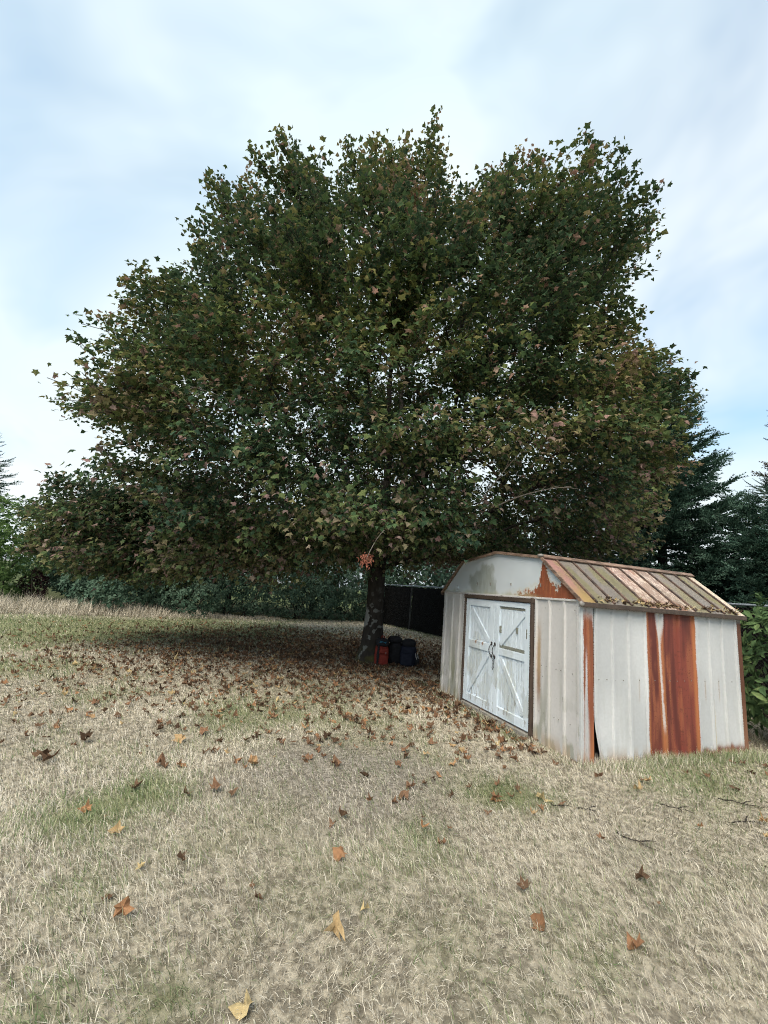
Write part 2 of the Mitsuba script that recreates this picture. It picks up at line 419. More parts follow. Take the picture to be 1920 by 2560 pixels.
shed = thing('garden_shed', 'old white metal garden shed with a rusty side panel, mossy roof and pale double doors', 'shed')


def part(name, m, mat, smooth=False, label=None, kind=None, uv=None, parent=None):
    return add(f'{parent or shed}__{name}', to_world(m), mat, smooth, uv, label=label, kind=kind)


def sheet(profile, z0, z1, axis, nz=1, thick=.003, warp=None):
    """A ribbed sheet: profile (u, out) swept in z. axis 'x': u runs along the side, out is -y; 'y': u along the front, out is -x."""
    ring = np.array(LineString(profile).buffer(thick / 2, cap_style='flat', join_style='mitre').exterior.coords)[:-1]
    zs = np.linspace(z0, z1, nz + 1)
    k = len(ring)
    v = np.vstack([np.c_[ring, np.full(k, z)] for z in zs])
    if warp is not None:
        v = warp(v)
    a, b = np.meshgrid(np.arange(nz), np.arange(k), indexing='ij')
    b2 = (b + 1) % k
    q = np.stack([a * k + b, a * k + b2, (a + 1) * k + b2, (a + 1) * k + b], -1).reshape(-1, 4)
    tv, tf = trimesh.creation.triangulate_polygon(Polygon(ring), engine='earcut')
    idx = cKDTree(ring).query(tv)[1]
    f = np.vstack([q[:, [0, 1, 2]], q[:, [0, 2, 3]], idx[tf][:, ::-1], idx[tf] + nz * k])
    u, o, z = v.T
    return (np.stack([u, -o, z], 1) if axis == 'x' else np.stack([-o, u, z], 1)), f


def ribs(u0, u1, at, w=.034, h=.019, base=0.0):
    pts = [(u0, base)]
    for r in at:
        pts += [(r - w * .65, base), (r - w * .32, base + h), (r + w * .32, base + h), (r + w * .65, base)]
    pts.append((u1, base))
    return pts


def peel(v):
    """The lower left corner of this sheet is bent away from the post."""
    k = np.clip(1 - v[:, 2] / .42, 0, 1) * np.clip(1 - (v[:, 0] - .17) / .25, 0, 1)
    v = v.copy()
    v[:, 0] += .065 * k ** 1.2
    v[:, 1] += .03 * k
    return v


def dent(seed, amp=.006):
    def fn(v):
        v = v.copy()
        v[:, 1] += amp * (meshkit.fbm(np.c_[v[:, 0] * 3, v[:, 2] * 2.2, np.full(len(v), seed)], 2) - .5)
        return v
    return fn


# the long side that faces the camera's right
part('side_panel', sheet(ribs(.165, .895, (.19, .425, .66)), .012, SH, 'x', 14, warp=lambda v: peel(dent(1)(v))), 'shed_paint', label='white side panel with its lower corner bent open')
part('side_panel', sheet(ribs(.885, 1.695, (.905, 1.157, 1.42, 1.675), base=.004), .008, SH, 'x', 14, warp=dent(2)), 'shed_paint', label='rusted red brown middle side panel')
part('side_panel', sheet(ribs(1.685, 2.44, (1.72, 1.935, 2.165, 2.405)), .010, SH, 'x', 14, warp=dent(3)), 'shed_paint', label='white side panel with rust along the ground')
part('corner_post', (join([bx(-.014, .150, -.012, .004, 0, SH, .004), bx(-.014, .002, -.0, .055, 0, SH, .003), bx(.045, .060, -.020, -.010, 0, SH - .01, .003)])), 'shed_paint', label='rust streaked corner post')
part('corner_post', join([bx(2.43, 2.505, -.014, .004, .0, SH - .005, .004), bx(2.49, 2.506, .0, .06, .0, SH, .003)]), 'shed_paint', label='brown rusted far corner post')
# front wall
D1, D2, DM = .742, 2.302, 1.522
part('front_panel', sheet(ribs(.055, D1 - .02, (.24, .475, .70)), .010, SH, 'y', 14, warp=dent(4)), 'shed_paint')
part('front_panel', sheet(ribs(D2 + .02, SD, (2.525, 2.765, 3.0)), .010, SH, 'y', 14, warp=dent(5)), 'shed_paint', label='green stained narrow front panel')
part('corner_post', bx(-.016, .03, SD - .03, SD + .012, 0, SH, .004), 'shed_paint')
v, f = sheet(ribs(.0, SD, (.3, .6, .9, 1.2, 1.5, 1.8, 2.1, 2.4, 2.7)), .010, SH, 'y', 1)
v = v.copy(); v[:, 0] = SW - v[:, 0]
part('rear_panel', (v, f[:, ::-1]), 'shed_paint')
v, f = sheet(ribs(.0, SW, (.25, .5, .75, 1, 1.25, 1.5, 1.75, 2, 2.25)), .010, SH, 'x', 1)
v = v.copy(); v[:, 1] = SD - v[:, 1]
part('far_side_panel', (v, f[:, ::-1]), 'shed_paint')
part('floor', bx(.01, SW - .01, .01, SD - .01, .002, .03), 'grey_wood')
# gable sheets: overlap at the middle and at the spire of rust
gy_pts = [(0, SH), (SD, SH), (SD, SH + .02), (SD - ST, SB), (SD / 2, SP), (ST, SB), (0, SH + .02)]
gable = Polygon(gy_pts)
for a, b, o, lab in ((.0, .585, .008, 'rust stained gable sheet beside the roof edge'), (.575, 1.545, .013, None), (1.535, SD, .008, 'green stained gable sheet')):
    g = gable.intersection(sbox(a, SH - .005, b, 3))
    m = trimesh.creation.extrude_polygon(g, .003, engine='earcut')
    vv = np.c_[-o - np.array(m.vertices)[:, 2], np.array(m.vertices)[:, 0], np.array(m.vertices)[:, 1]]
    part('gable_sheet', (vv, np.array(m.faces)), 'shed_paint', label=lab)
m = trimesh.creation.extrude_polygon(gable, .004, engine='earcut')
part('rear_gable', (np.c_[SW + np.array(m.vertices)[:, 2], np.array(m.vertices)[:, 0], np.array(m.vertices)[:, 1]], np.array(m.faces)), 'shed_paint')
part('gable_flange', bx(-.024, -.006, -.01, SD + .01, SH - .012, SH + .012, .003), 'shed_paint')
for yy in (.36, .62, 1.20, 1.68, 2.02):
    part('clip', bx(-.022, -.012, yy - .009, yy + .009, SH + .135, SH + .175, .002), 'screw_grey')


def slope_strip(x0, x1, p0, p1, t, lift):
    """A plate on a roof slope from (y, z) p0 to p1, t thick, lifted along the slope's normal."""
    p0, p1 = np.array(p0), np.array(p1)
    d = (p1 - p0) / np.linalg.norm(p1 - p0)
    nn = np.array([-d[1], d[0]])
    if nn[1] < 0:
        nn = -nn
    q = [p0 + nn * lift, p1 + nn * lift, p1 + nn * (lift + t), p0 + nn * (lift + t)]
    h = trimesh.convex.convex_hull(np.array([[x, *a] for x in (x0, x1) for a in q]))
    return np.array(h.vertices), np.array(h.faces)


EAVE, BRK, TOP = (-.06, SH - .015), (ST, SB), (SD / 2, SP)
edges = [-.045, .15, .40, .65, .90, 1.15, 1.40, 1.65, 1.90, 2.15, 2.37, 2.525]
mirror = lambda q: (SD - q[0], q[1])
roof_lab = {0: 'faded red roof edge strip', 4: 'flaking pink roof panel', 5: 'flaking pink roof panel', 10: 'pale beige roof edge strip'}
for k in range(11):
    part('roof_panel', slope_strip(edges[k] + .002, edges[k + 1] - .002, EAVE, BRK, .003, .004), 'roof_paint', label=roof_lab.get(k))
for x in edges[1:-1]:
    part('roof_rib', slope_strip(x - .013, x + .013, (EAVE[0] + .005, EAVE[1] + .004), (BRK[0] - .01, BRK[1] - .008), .018, .006), 'rib_metal')
for k in range(0, 11, 2):
    part('upper_roof_panel', slope_strip(edges[k] + .002, edges[min(k + 2, 11)] - .002, BRK, TOP, .003, .004), 'roof_paint')
    part('far_roof_panel', slope_strip(edges[k] + .002, edges[min(k + 2, 11)] - .002, mirror(EAVE), mirror(BRK), .003, .004), 'roof_paint')
    part('far_roof_panel', slope_strip(edges[k] + .002, edges[min(k + 2, 11)] - .002, mirror(BRK), mirror(TOP), .003, .004), 'roof_paint')
part('break_trim', join([slope_strip(-.035, 2.53, (BRK[0] - .045, BRK[1] - .036), BRK, .016, .022), slope_strip(-.035, 2.53, BRK, (BRK[0] + .06, BRK[1] + .008), .014, .02)]), 'ridge_metal', label='brown trim along the bend of the roof')
part('ridge_cap', join([slope_strip(-.04, 2.53, (SD / 2 - .05, SP - .006), (SD / 2, SP), .008, .012), slope_strip(-.04, 2.53, (SD / 2 + .05, SP - .006), (SD / 2, SP), .008, .012)]), 'ridge_metal')
part('eave_trim', join([bx(-.045, 2.53, -.078, -.060, SH - .055, SH - .008, .004), bx(-.045, 2.53, -.078, -.004, SH - .060, SH - .052, .002)]), 'brown_trim', label='dark brown eave trim')
part('eave_trim', bx(-.045, 2.53, SD + .06, SD + .078, SH - .055, SH - .008, .004), 'brown_trim')
for mm in (lambda q: q, mirror):
    part('rake_trim', join([slope_strip(-.055, -.042, mm((EAVE[0], EAVE[1] - .02)), mm((BRK[0], BRK[1] - .02)), .035, 0), slope_strip(-.055, -.042, mm((BRK[0], BRK[1] - .02)), mm((TOP[0], TOP[1] - .02)), .035, 0)]), 'ridge_metal')
m = trimesh.creation.icosphere(2, .045)
part('corner_cap', (np.array(m.vertices) * [.8, .9, .45] + [-.045, ST - .005, SB + .015], np.array(m.faces)), 'screw_grey', True)
part('corner_cap', (np.array(m.vertices) * [.7, .6, .7] + [-.048, -.055, SH - .03], np.array(m.faces)), 'screw_grey', True)
# screws in the walls: one small mesh
sc = []
for u in list(np.arange(.22, 2.42, .115)):
    sc.append(trimesh.creation.icosphere(0, .0065).apply_translation([u, -.006, .83 + .004 * math.sin(u * 40)]))
for u in (.12, .29, .36, .52, .60):
    sc.append(trimesh.creation.icosphere(0, .0065).apply_translation([-.006, u, .86]))
    sc.append(trimesh.creation.icosphere(0, .006).apply_translation([-.006, u + .03, .35]))
part('screws', join(sc), 'screw_grey', kind='stuff')
# door frame, sill and doors
part('door_frame', bx(-.052, .03, D1 - .019, D1 + .019, .0, SH - .004, .004), 'brown_trim')
part('door_frame', bx(-.052, .03, D2 - .019, D2 + .019, .0, SH - .004, .004), 'brown_trim')
part('door_header', bx(-.056, .03, D1 - .03, D2 + .03, SH - .066, SH - .013, .004), 'brown_trim')
part('door_sill', bx(-.075, .03, D1 + .03, D2 - .03, .002, .055, .005), 'grey_wood', label='weathered grey sill under the doors')
DZ0, DZ1, DZM = .075, SH - .073, .90


def brace(y0, z0, y1, z1, x0, x1, w=.068):
    d = np.array([y1 - y0, z1 - z0]); d /= np.linalg.norm(d)
    nn = np.array([-d[1], d[0]]) * w / 2
    a, b = np.array([y0, z0]), np.array([y1, z1])
    h = trimesh.convex.convex_hull(np.array([[x, *q] for x in (x0, x1) for q in (a + nn, a - nn, b + nn, b - nn)]))
    return np.array(h.vertices), np.array(h.faces)


for side, (a, b) in enumerate(((DM + .004, D2 - .024), (D1 + .024, DM - .004))):
    d = f'{shed}__door' if side == 0 else f'{shed}__door_001'
    tag(d, 'left pale blue white shed door leaf with two rusty screws' if side == 0 else 'right pale blue white shed door leaf with bare strips and grey stains')
    dp = lambda name, m, mat='door_paint', smooth=False, label=None, kind=None: part(name, m, mat, smooth, label, kind, parent=d)
    s = .105
    n = 6
    ys = np.linspace(a + s - .01, b - s + .01, n + 1)
    for k in range(n):
        dp('plank', bx(-.016, .004, ys[k] + .004, ys[k + 1] - .004, DZ0 + .02, DZ1 - .02, .004))
    dp('stile', bx(-.036, .006, a, a + s, DZ0, DZ1, .003))
    dp('stile', bx(-.036, .006, b - s, b, DZ0, DZ1, .003))
    bare = side == 1
    dp('rail', bx(-.035, .0, a + s + .001, b - s - .001, DZ1 - .10 + (.03 if bare else 0), DZ1, .003))
    dp('rail', bx(-.035, .0, a + s + .001, b - s - .001, DZM - .055, DZM + (.035 if bare else .055), .003))
    dp('rail', bx(-.035, .0, a + s + .001, b - s - .001, DZ0, DZ0 + .115, .003))
    if bare:
        dp('bare_strip', bx(-.022, .0, a + s - .012, b - s - .001, DZ1 - .102, DZ1 - .069, .002), 'bare_wood', label='strip of bare wood under the top rail')
        dp('bare_strip', bx(-.022, .0, a + s - .018, b - s - .001, DZM + .037, DZM + .078, .002), 'bare_wood', label='strip of bare wood over the middle rail')
        for yy, z0, z1 in ((a + .07, 1.12, 1.24), (a + .27, 1.16, 1.235), (b - s - .025, 1.13, 1.225)):
            dp('gouge', bx(-.0365, -.012, yy - .011, yy + .011, z0, z1, .002), 'bare_wood')
    yin, yout = (a + s, b - s) if side == 0 else (b - s, a + s)      # towards the middle gap, away from it
    e = .02 if side == 0 else -.02
    dp('brace', brace(yout - e, DZ1 - .13, yin + e * 1.3, DZM + .085, -.030, -.012))
    dp('brace', brace(yin + e, DZM - .075, yout - e, DZ0 + .15, -.030, -.012))
    hy = a + .035 if side == 0 else b - .035
    t = np.linspace(0, 1, 12)
    hp = np.c_[-.038 - .045 * np.sin(t * np.pi) ** .6, np.full(12, hy), .80 + .17 * t]
    m1 = tube(hp, .0065, 8)
    pl = [trimesh.creation.icosphere(1, .018).apply_scale([.35, 1, 1.5]).apply_translation([-.044, hy, z]) for z in (.80, .97)]
    dp('handle', join([m1] + pl), 'black_iron', True)
    if side:
        ch = []
        for k in range(9):
            tor = trimesh.creation.torus(.013, .0035, 10, 5)
            tor.apply_scale([1, .7, 1]); tor.apply_transform(trimesh.transformations.rotation_matrix(np.pi / 2, [1, 0, 0] if k % 2 else [0, 1, 0]))
            tor.apply_translation([-.064, hy + .004 * math.sin(k), .815 - .021 * k])
            ch.append(tor)
        dp('chain', join(ch), 'black_iron', True)
# hook under the gable with a dead sprig
part('hook', join([bx(-.03, -.012, 2.58, 2.61, SH + .07, SH + .11, .003)]), 'door_paint')

# ------------------------------------------------------------------ leaf materials
def maple_color(p, n, uv):
    t = uv.x
    c = ramp(t, [(0, (.048, .084, .048)), (.30, (.078, .125, .050)), (.5, (.145, .172, .058)), (.66, (.25, .215, .095)), (.82, (.29, .212, .155)), (1.0, (.34, .20, .16))])
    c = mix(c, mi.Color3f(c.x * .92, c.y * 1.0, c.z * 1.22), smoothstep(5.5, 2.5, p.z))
    edge = smoothstep(.55, 1.05, uv.y + .5 * (noise(p.x * 25, p.y * 25, p.z * 25) - .5))
    return mix(c, (.25, .175, .125), edge * .55)


leaf_bsdf('maple_leaf', maple_color, .45, .55)
leaf_bsdf('shrub_leaf', lambda p, n, uv: mix((.050, .100, .070), (.155, .225, .17), uv.x), .38, .4)
leaf_bsdf('bright_leaf', lambda p, n, uv: mix((.065, .125, .045), (.16, .24, .09), uv.x), .5, .5)
leaf_bsdf('rhodo_leaf', lambda p, n, uv: ramp(uv.x, [(0, (.055, .100, .050)), (.6, (.11, .175, .075)), (.9, (.19, .24, .10)), (1, (.30, .20, .09))]), .38, .35)
leaf_bsdf('needle', lambda p, n, uv: mix((.034, .075, .058), (.135, .22, .17), uv.x), .6, .2)
leaf_bsdf('needle_brown', lambda p, n, uv: mix((.045, .055, .035), (.15, .105, .075), uv.x), .6, .2)
leaf_bsdf('purple_leaf', lambda p, n, uv: mix((.018, .010, .012), (.05, .025, .03), uv.x), .6, .2)
leaf_bsdf('dead_leaf', lambda p, n, uv: ramp(uv.x, [(0, (.06, .040, .028)), (.35, (.14, .088, .058)), (.6, (.22, .125, .078)), (.8, (.32, .175, .095)), (1, (.45, .36, .20))]) * (.75 + .5 * noise(p.x * 60, p.y * 60, p.z * 60)), .7, .3)


def bark_color(p, n, uv):
    c = mix((.018, .015, .014), (.060, .052, .045), fbm(p.x * 30, p.y * 30, p.z * 7, 4))
    li = smoothstep(.60, .68, fbm(p.x * 11, p.y * 11, p.z * 9, 3)) * smoothstep(1.9, .9, p.z)
    big = smoothstep(.07, .0, dr.sqrt(dr.square((p.x + .22) / .11) + dr.square((p.z - .95) / .24)) - .8 + (fbm(p.x * 20, p.y * 20, p.z * 20, 3) - .5) * .9)
    c = mix(c, (.30, .31, .30), dr.maximum(li * .5, big * .85))
    moss = smoothstep(.45, .05, p.z) * smoothstep(.4, .6, fbm(p.x * 9, p.y * 9, p.z * 9, 3))
    return mix(c, (.075, .070, .025), moss * .8)


bsdf('bark', proc(bark_color), .9, .15, two=False)
bsdf('twig_bark', proc(lambda p, n, uv: mix((.020, .017, .015), (.055, .048, .042), noise(p.x * 5, p.y * 5, p.z * 5))), .9, .15)
bsdf('pale_twig', (.24, .21, .19), .8, .2)

# ------------------------------------------------------------------ the maple
CEN = np.array([-.1, 9.7, 4.0])
EL = np.array([-40, -25, -12, 0, 10, 20, 30, 40, 50, 60, 70, 80, 90])
TAB = '''272623232122242531343339403838383331272625282828 373637373533314250515251517064484644434445424038 565859616259585962646665656564585349484953575460 677070696561606165697070635657645450495054606160
707171696662616266697171706966645551505155606168 727374726865636568727473726760585653525357565873 767777757268676872757777767662546057555761625962 808181797673727376798181775967646156615866727878
848585848179777981848585797777666662625567817584 878888878584838485878888878270796565666167759187 898989898887878788898989898983777372717263768789 878989898888888888898989898992858484889582756884
888888888888888888888888888888888888888888888888'''.split()
TAB = np.array([[int(r[2 * k:2 * k + 2]) / 10 for k in range(24)] for r in TAB])
CROWN = RegularGridInterpolator((EL, np.arange(0, 361, 15)), np.hstack([TAB, TAB[:, :1]]), bounds_error=False, fill_value=None)


def crown_r(d):
    el = np.degrees(np.arcsin(np.clip(d[..., 2], -1, 1)))
    az = np.degrees(np.arctan2(d[..., 1], d[..., 0])) % 360
    return CROWN(np.stack([np.maximum(el, -40), az], -1))


rng = np.random.default_rng(11)
# boughs: flat, drooping pads of foliage set over the crown's surface, with gaps between them; then looser foliage inside
bd = []
for _ in range(9000):
    q = nrm(rng.normal(size=3))
    if CEN[2] + q[2] * 7 > 1.2 and all(q @ o < .962 for o in bd):
        bd.append(q)
bd = np.array(bd)
bR = crown_r(bd)
bw = np.clip(.30 * bR * rng.uniform(.62, 1.05, len(bd)), .8, 2.2)
bc = CEN + bd * (bR * rng.uniform(.84, .965, len(bd)))[:, None]
PADS = np.array([(.95, 6.2, 2.55, 1.0), (-.35, 5.7, 2.5, 1.1), (-1.7, 5.9, 2.25, 1.2), (-3.2, 6.5, 2.1, 1.2), (.65, 7.7, 2.35, .9), (-4.7, 7.9, 2.0, 1.2), (.9, 10.2, 2.5, 1.0), (-2.6, 8.0, 2.2, 1.1), (-6.3, 8.6, 1.7, 1.1), (-3.4, 7.2, 1.75, 1.1), (-1.9, 6.6, 1.85, 1.0), (-5.0, 9.0, 1.7, 1.1), (1.9, 12., 2.7, 1.2), (1.12, 6.1, 2.55, .75), (-.9, 7.2, 2.1, .9),
                 (2.39, 5.45, 8.08, 0.75), (3.08, 5.87, 9.01, 0.75), (0.22, 7.54, 11.22, 0.75), (-3.95, 5.2, 4.11, 0.75), (4.05, 6.17, 8.35, 0.75), (-4.41, 7.43, 1.29, 0.75), (2.75, 5.45, 7.51, 0.75), (-2.53, 5.24, 6.28, 0.75), (-1.7, 5.89, 8.4, 0.75), (-0.44, 5.0, 6.02, 0.75), (-0.16, 4.93, 4.51, 0.75), (-4.34, 5.36, 3.8, 0.75), (-2.69, 6.77, 9.72, 0.75), (-4.05, 5.25, 4.66, 0.75), (-3.71, 7.27, 1.47, 0.75), (-3.89, 6.85, 8.61, 0.75), (2.21, 5.21, 6.84, 0.75), (2.43, 5.15, 5.0, 0.75), (1.86, 5.41, 7.87, 0.75), (3.28, 5.75, 8.35, 0.75), (-0.02, 5.02, 6.38, 0.75), (-4.95, 7.19, 6.86, 0.75), (-4.34, 5.97, 2.86, 0.75), (1.1, 5.04, 6.22, 0.75), (5.43, 7.38, 5.93, 0.75), (3.05, 6.93, 2.41, 0.75), (1.0, 5.06, 3.8, 0.75), (3.03, 5.28, 4.09, 0.75), (5.01, 7.89, 2.8, 0.75), (-2.53, 7.69, 1.6, 0.75), (-1.9, 7.75, 1.58, 0.75), (-1.6, 8.36, 11.77, 0.75), (1.85, 5.07, 6.31, 0.75), (-0.1, 4.94, 5.45, 0.75)])
bc, bw = np.vstack([bc, PADS[:, :3]]), np.r_[bw, PADS[:, 3]]
bd = nrm(bc - CEN)
tl = []
for q, c, w in zip(bd, bc, bw):
    m = int(15 * w * w)
    out = nrm(q * [1, 1, .15])
    sd = np.cross(out, [0, 0, 1])
    e = rng.normal(size=(m, 3)) * [.42 * w, .50 * w, .17 * w]
    t = c + e[:, :1] * out + e[:, 1:2] * sd + e[:, 2:] * np.array([0, 0, 1.])
    t[:, 2] += (.30 * e[:, 0] * np.clip(q[2] * 1.6 - .35, -1, 1.4)) - .16 * (e[:, 0] ** 2 + e[:, 1] ** 2) / w
    tl.append(t)
tb = np.vstack(tl)
N_TRY = 12000
d = nrm(rng.normal(size=(N_TRY, 3)))
ti = CEN + d * (crown_r(d) * np.where(rng.random(N_TRY) < .55, rng.uniform(.80, .97, N_TRY), rng.uniform(.40, .80, N_TRY)))[:, None]
ti = ti[(rng.random(N_TRY) < (crown_r(d) / 9) ** 2) & (meshkit.fbm(ti * .62 + 5.1, 3, 2) > .40)][:1500]
tips = np.vstack([tb, ti])
rel = tips - CEN
keep = (np.linalg.norm(rel, axis=1) < crown_r(nrm(rel)) * 1.025) & (tips[:, 2] > 1.30)
lx, ly = shed_local(tips[:, :2])
keep &= ~((lx > -.35) & (lx < SW + .4) & (ly > -.3) & (ly < SD + .3) & (tips[:, 2] < 2.75))
keep &= ~((lx > -.5) & (lx < 1.2) & (ly > -1) & (ly < 1.3) & (tips[:, 2] < 3.2))
tips = tips[keep]
n_skirt = 260
sk = np.array([-5.6, 9.0, 2.15]) + nrm(rng.normal(size=(n_skirt, 3))) * (rng.random((n_skirt, 1)) ** .4) * [1.6, 2.2, .95]
sh = nrm(np.c_[rng.normal(size=(150, 2)) * .75, rng.uniform(.25, 1.2, 150)])
az = np.degrees(np.arctan2(sh[:, 1], sh[:, 0])) % 360
sh = sh[~((az > 262) & (az < 335) & (sh[:, 2] > .75))][:110]
sh_t = CEN + sh * (crown_r(sh) * rng.uniform(.95, 1.01, len(sh)))[:, None]
# long leafy shoots that stand out of the crown
SHOOTS = np.array([(0.4, 8.0, 12.57), (0.06, 8.2, 11.75), (4.32, 7.8, 12.01), (5.64, 8.0, 10.52), (-2.87, 7.8, 11.46), (-4.72, 8.0, 10.28), (-7.54, 8.8, 5.06), (6.84, 8.6, 7.0), (-6.05, 8.2, 7.9), (5.32, 8.2, 9.79), (2.09, 7.6, 11.03)])
long_t = np.vstack([q + nrm(CEN + [0, 0, 1.] - q) * np.linspace(.12, 1.5, 11)[:, None] + rng.normal(size=(11, 3)) * np.linspace(.04, .22, 11)[:, None] for q in SHOOTS])
tips = np.vstack([tips, sk, sh_t, long_t])
order = np.argsort(np.linalg.norm((tips - [TREE[0], TREE[1], 3.2]) * [1, 1, .8], axis=1))
tips = tips[order]

node_p, node_par, node_branch = [], [], []


def grow(start, pts, branch):
    par = start
    for q in pts:
        node_p.append(np.asarray(q, float)); node_par.append(par); node_branch.append(branch)
        par = len(node_p) - 1
    return par


def bez(a, b, c, n):
    t = np.linspace(0, 1, n + 1)[1:, None]
    return (1 - t) ** 2 * a + 2 * t * (1 - t) * b + t * t * c


base3 = np.array([TREE[0], TREE[1], 0.])
trunk_pts = [base3 + [0, 0, 0], base3 + [.0, 0, .3], base3 + [.01, .0, .8], base3 + [.0, .02, 1.4], base3 + [-.02, .03, 2.0], base3 + [.0, .05, 2.6], base3 + [.05, .03, 3.3], base3 + [.02, .0, 4.1]]
grow(-1, trunk_pts, 0)
LIMBS = [(7, 75, 70, .82), (6, 8, 58, .85), (6, 170, 60, .85), (7, 265, 62, .8), (5, 330, 42, .85), (5, 125, 44, .8), (5, 205, 38, .85), (4, 5, 20, .85), (4, 60, 25, .8), (4, 290, 22, .8), (4, 240, 14, .8), (4, 180, 6, .88), (4, 345, 4, .85), (4, 145, 14, .8), (4, 95, 8, .75), (5, 315, -2, .8)]
limb_start = []
for k, (at, az, el, fr) in enumerate(LIMBS):
    a, e = math.radians(az), math.radians(el)
    dd = np.array([math.cos(e) * math.cos(a), math.cos(e) * math.sin(a), math.sin(e)])
    end = CEN + dd * float(crown_r(dd[None])[0]) * fr
    s0 = node_p[at]
    L = np.linalg.norm(end - s0)
    ctrl = s0 + dd * [1, 1, .6] * L * .45 + [0, 0, .12 * L]
    pts = bez(s0, ctrl, end, max(5, int(L / .45)))
    pts[:-1] += rng.normal(size=pts[:-1].shape) * .05
    grow(at, pts, k + 1)
s0 = node_p[4]
grow(4, bez(s0, np.array([-3.4, 9.6, 3.6]), np.array([-7.4, 9.0, 2.3]), 16), len(LIMBS) + 1)
twig_of_tip = []
for lo in range(0, len(tips), 120):
    P = np.array(node_p)
    kd = cKDTree(P[2:])
    Rn = np.linalg.norm(P - [TREE[0], TREE[1], 3.2], axis=1)
    for q in tips[lo:lo + 120]:
        dist, idx = kd.query(q, k=14)
        idx = idx + 2
        rt = np.linalg.norm(q - [TREE[0], TREE[1], 3.2])
        cost = dist + 1.6 * np.maximum(0, Rn[idx] - rt * .92)
        s = int(idx[np.argmin(cost)])
        s0 = P[s]
        L = np.linalg.norm(q - s0)
        par = node_par[s]
        pd = nrm(s0 - P[par]) if par >= 0 else np.array([0, 0, 1.])
        ctrl = s0 + (pd * .5 + nrm(q - s0) * .5 + [0, 0, .10]) * L * .5
        n = max(2, min(6, int(L / .3)))
        first = len(node_p)
        grow(s, bez(s0, ctrl, q, n) + np.r_[rng.normal(size=(n - 1, 3)) * .02, np.zeros((1, 3))], -1)
        twig_of_tip.append((s, first, len(node_p) - 1))
P, par = np.array(node_p), np.array(node_par)
area = np.zeros(len(P))
has = np.zeros(len(P), bool)
for k in range(len(P) - 1, -1, -1):
    if not has[k]:
        area[k] = .0042 ** 2.35
    if par[k] >= 0:
        area[par[k]] += area[k]
        has[par[k]] = True
rad = area ** (1 / 2.35)
# ---- trunk, limbs, twigs
maple = thing('maple_tree', 'large spreading maple with a broad crown of scorched green and tan leaves behind the shed', 'tree')
rad *= .172 / rad[4]
rad = np.maximum(rad, .0035)
ang = np.linspace(0, 2 * np.pi, 29)[:-1]
zz = np.r_[-.05, .03, .12, .25, np.linspace(.4, 4.1, 40)]
ring = []
for z in zz:
    cx = np.interp(z, [q[2] for q in trunk_pts], [q[0] for q in trunk_pts])
    cy = np.interp(z, [q[2] for q in trunk_pts], [q[1] for q in trunk_pts])
    r = np.interp(z, [0, .15, .4, .9, 1.5, 2.1, 2.7, 4.1], [.34, .29, .245, .205, .188, .196, .18, .11])
    flare = 1 + .16 * max(0, 1 - z / .5) * np.sin(ang * 5 + .6)
    q = np.c_[np.cos(ang), np.sin(ang)] * (r * flare)[:, None]
    bump = 1 + .10 * (meshkit.fbm(np.c_[np.cos(ang) * 4, np.sin(ang) * 4, np.full(28, z * 3.0)], 3) - .5) + .05 * (meshkit.noise(np.c_[np.cos(ang) * 11, np.sin(ang) * 11, np.full(28, z * 6.)]) - .5)
    ring.append(np.c_[q * bump[:, None] + [cx, cy], np.full(28, z)])
rv = np.vstack(ring)
i, j = np.meshgrid(np.arange(len(zz) - 1), np.arange(28), indexing='ij')
q = np.stack([i * 28 + j, i * 28 + (j + 1) % 28, (i + 1) * 28 + (j + 1) % 28, (i + 1) * 28 + j], -1).reshape(-1, 4)
add(f'{maple}__trunk', (rv, np.vstack([q[:, [0, 1, 2]], q[:, [0, 2, 3]]])), 'bark', True, label='dark trunk with pale lichen patches')
nb = np.array(node_branch)
for b in range(1, len(LIMBS) + 2):
    idx = np.where(nb == b)[0]
    idx = np.r_[par[idx[0]], idx]
    r = rad[idx].copy(); r[0] = r[1] * 1.1
    add(f'{maple}__branch', tube(P[idx], np.minimum(r, .13), 8), 'twig_bark', True)
tw = []
for s, a, b in twig_of_tip:
    idx = np.r_[s, np.arange(a, b + 1)]
    r = rad[idx].copy(); r[0] = r[1]
    tw.append(tube(P[idx], r, 3 if r[0] < .015 else 5, cap=False))
add(f'{maple}__twigs', join(tw), 'twig_bark', kind='stuff')
# ---- leaves, set along the last stretch of each twig
twig_end = np.array([P[b] for s, a, b in twig_of_tip])
twig_dir = nrm(np.array([P[b] - P[s if b - a < 1 else a] for s, a, b in twig_of_tip]))
outw = nrm(twig_end - CEN)
PER = 62
k = np.repeat(np.arange(len(twig_end)), PER)
n = len(k)
vd = rng.random(len(twig_end))
live = rng.random(n) < (.55 + .45 * vd[k])
k = k[live]; n = len(k)
back = rng.random(n) ** 1.2 * .95
pos = twig_end[k] - twig_dir[k] * back[:, None] + rng.normal(size=(n, 3)) * (.07 + .15 * back[:, None]) * [1, 1, .75]
pos[:, 2] += .06
ax = nrm(twig_dir[k] * .45 + outw[k] * .45 + rng.normal(size=(n, 3)) * .55 + [0, 0, -.42])
nr = nrm(np.array([0, 0, .95]) + outw[k] * .55 + rng.normal(size=(n, 3)) * .42)
size = np.clip(rng.normal(.084, .022, n), .04, .13)
clump = meshkit.fbm(pos * .55 + 31, 3, 4)
hgt = pos[:, 2] + 3.5 * (pos[:, 0] < -4.0)
lowfront = np.clip((5.2 - hgt) / 4, 0, 1) * .10 + np.clip((pos[:, 0] - 2.5) / 4, 0, 1) * .22 * np.clip((6.5 - hgt) / 3, 0, 1)
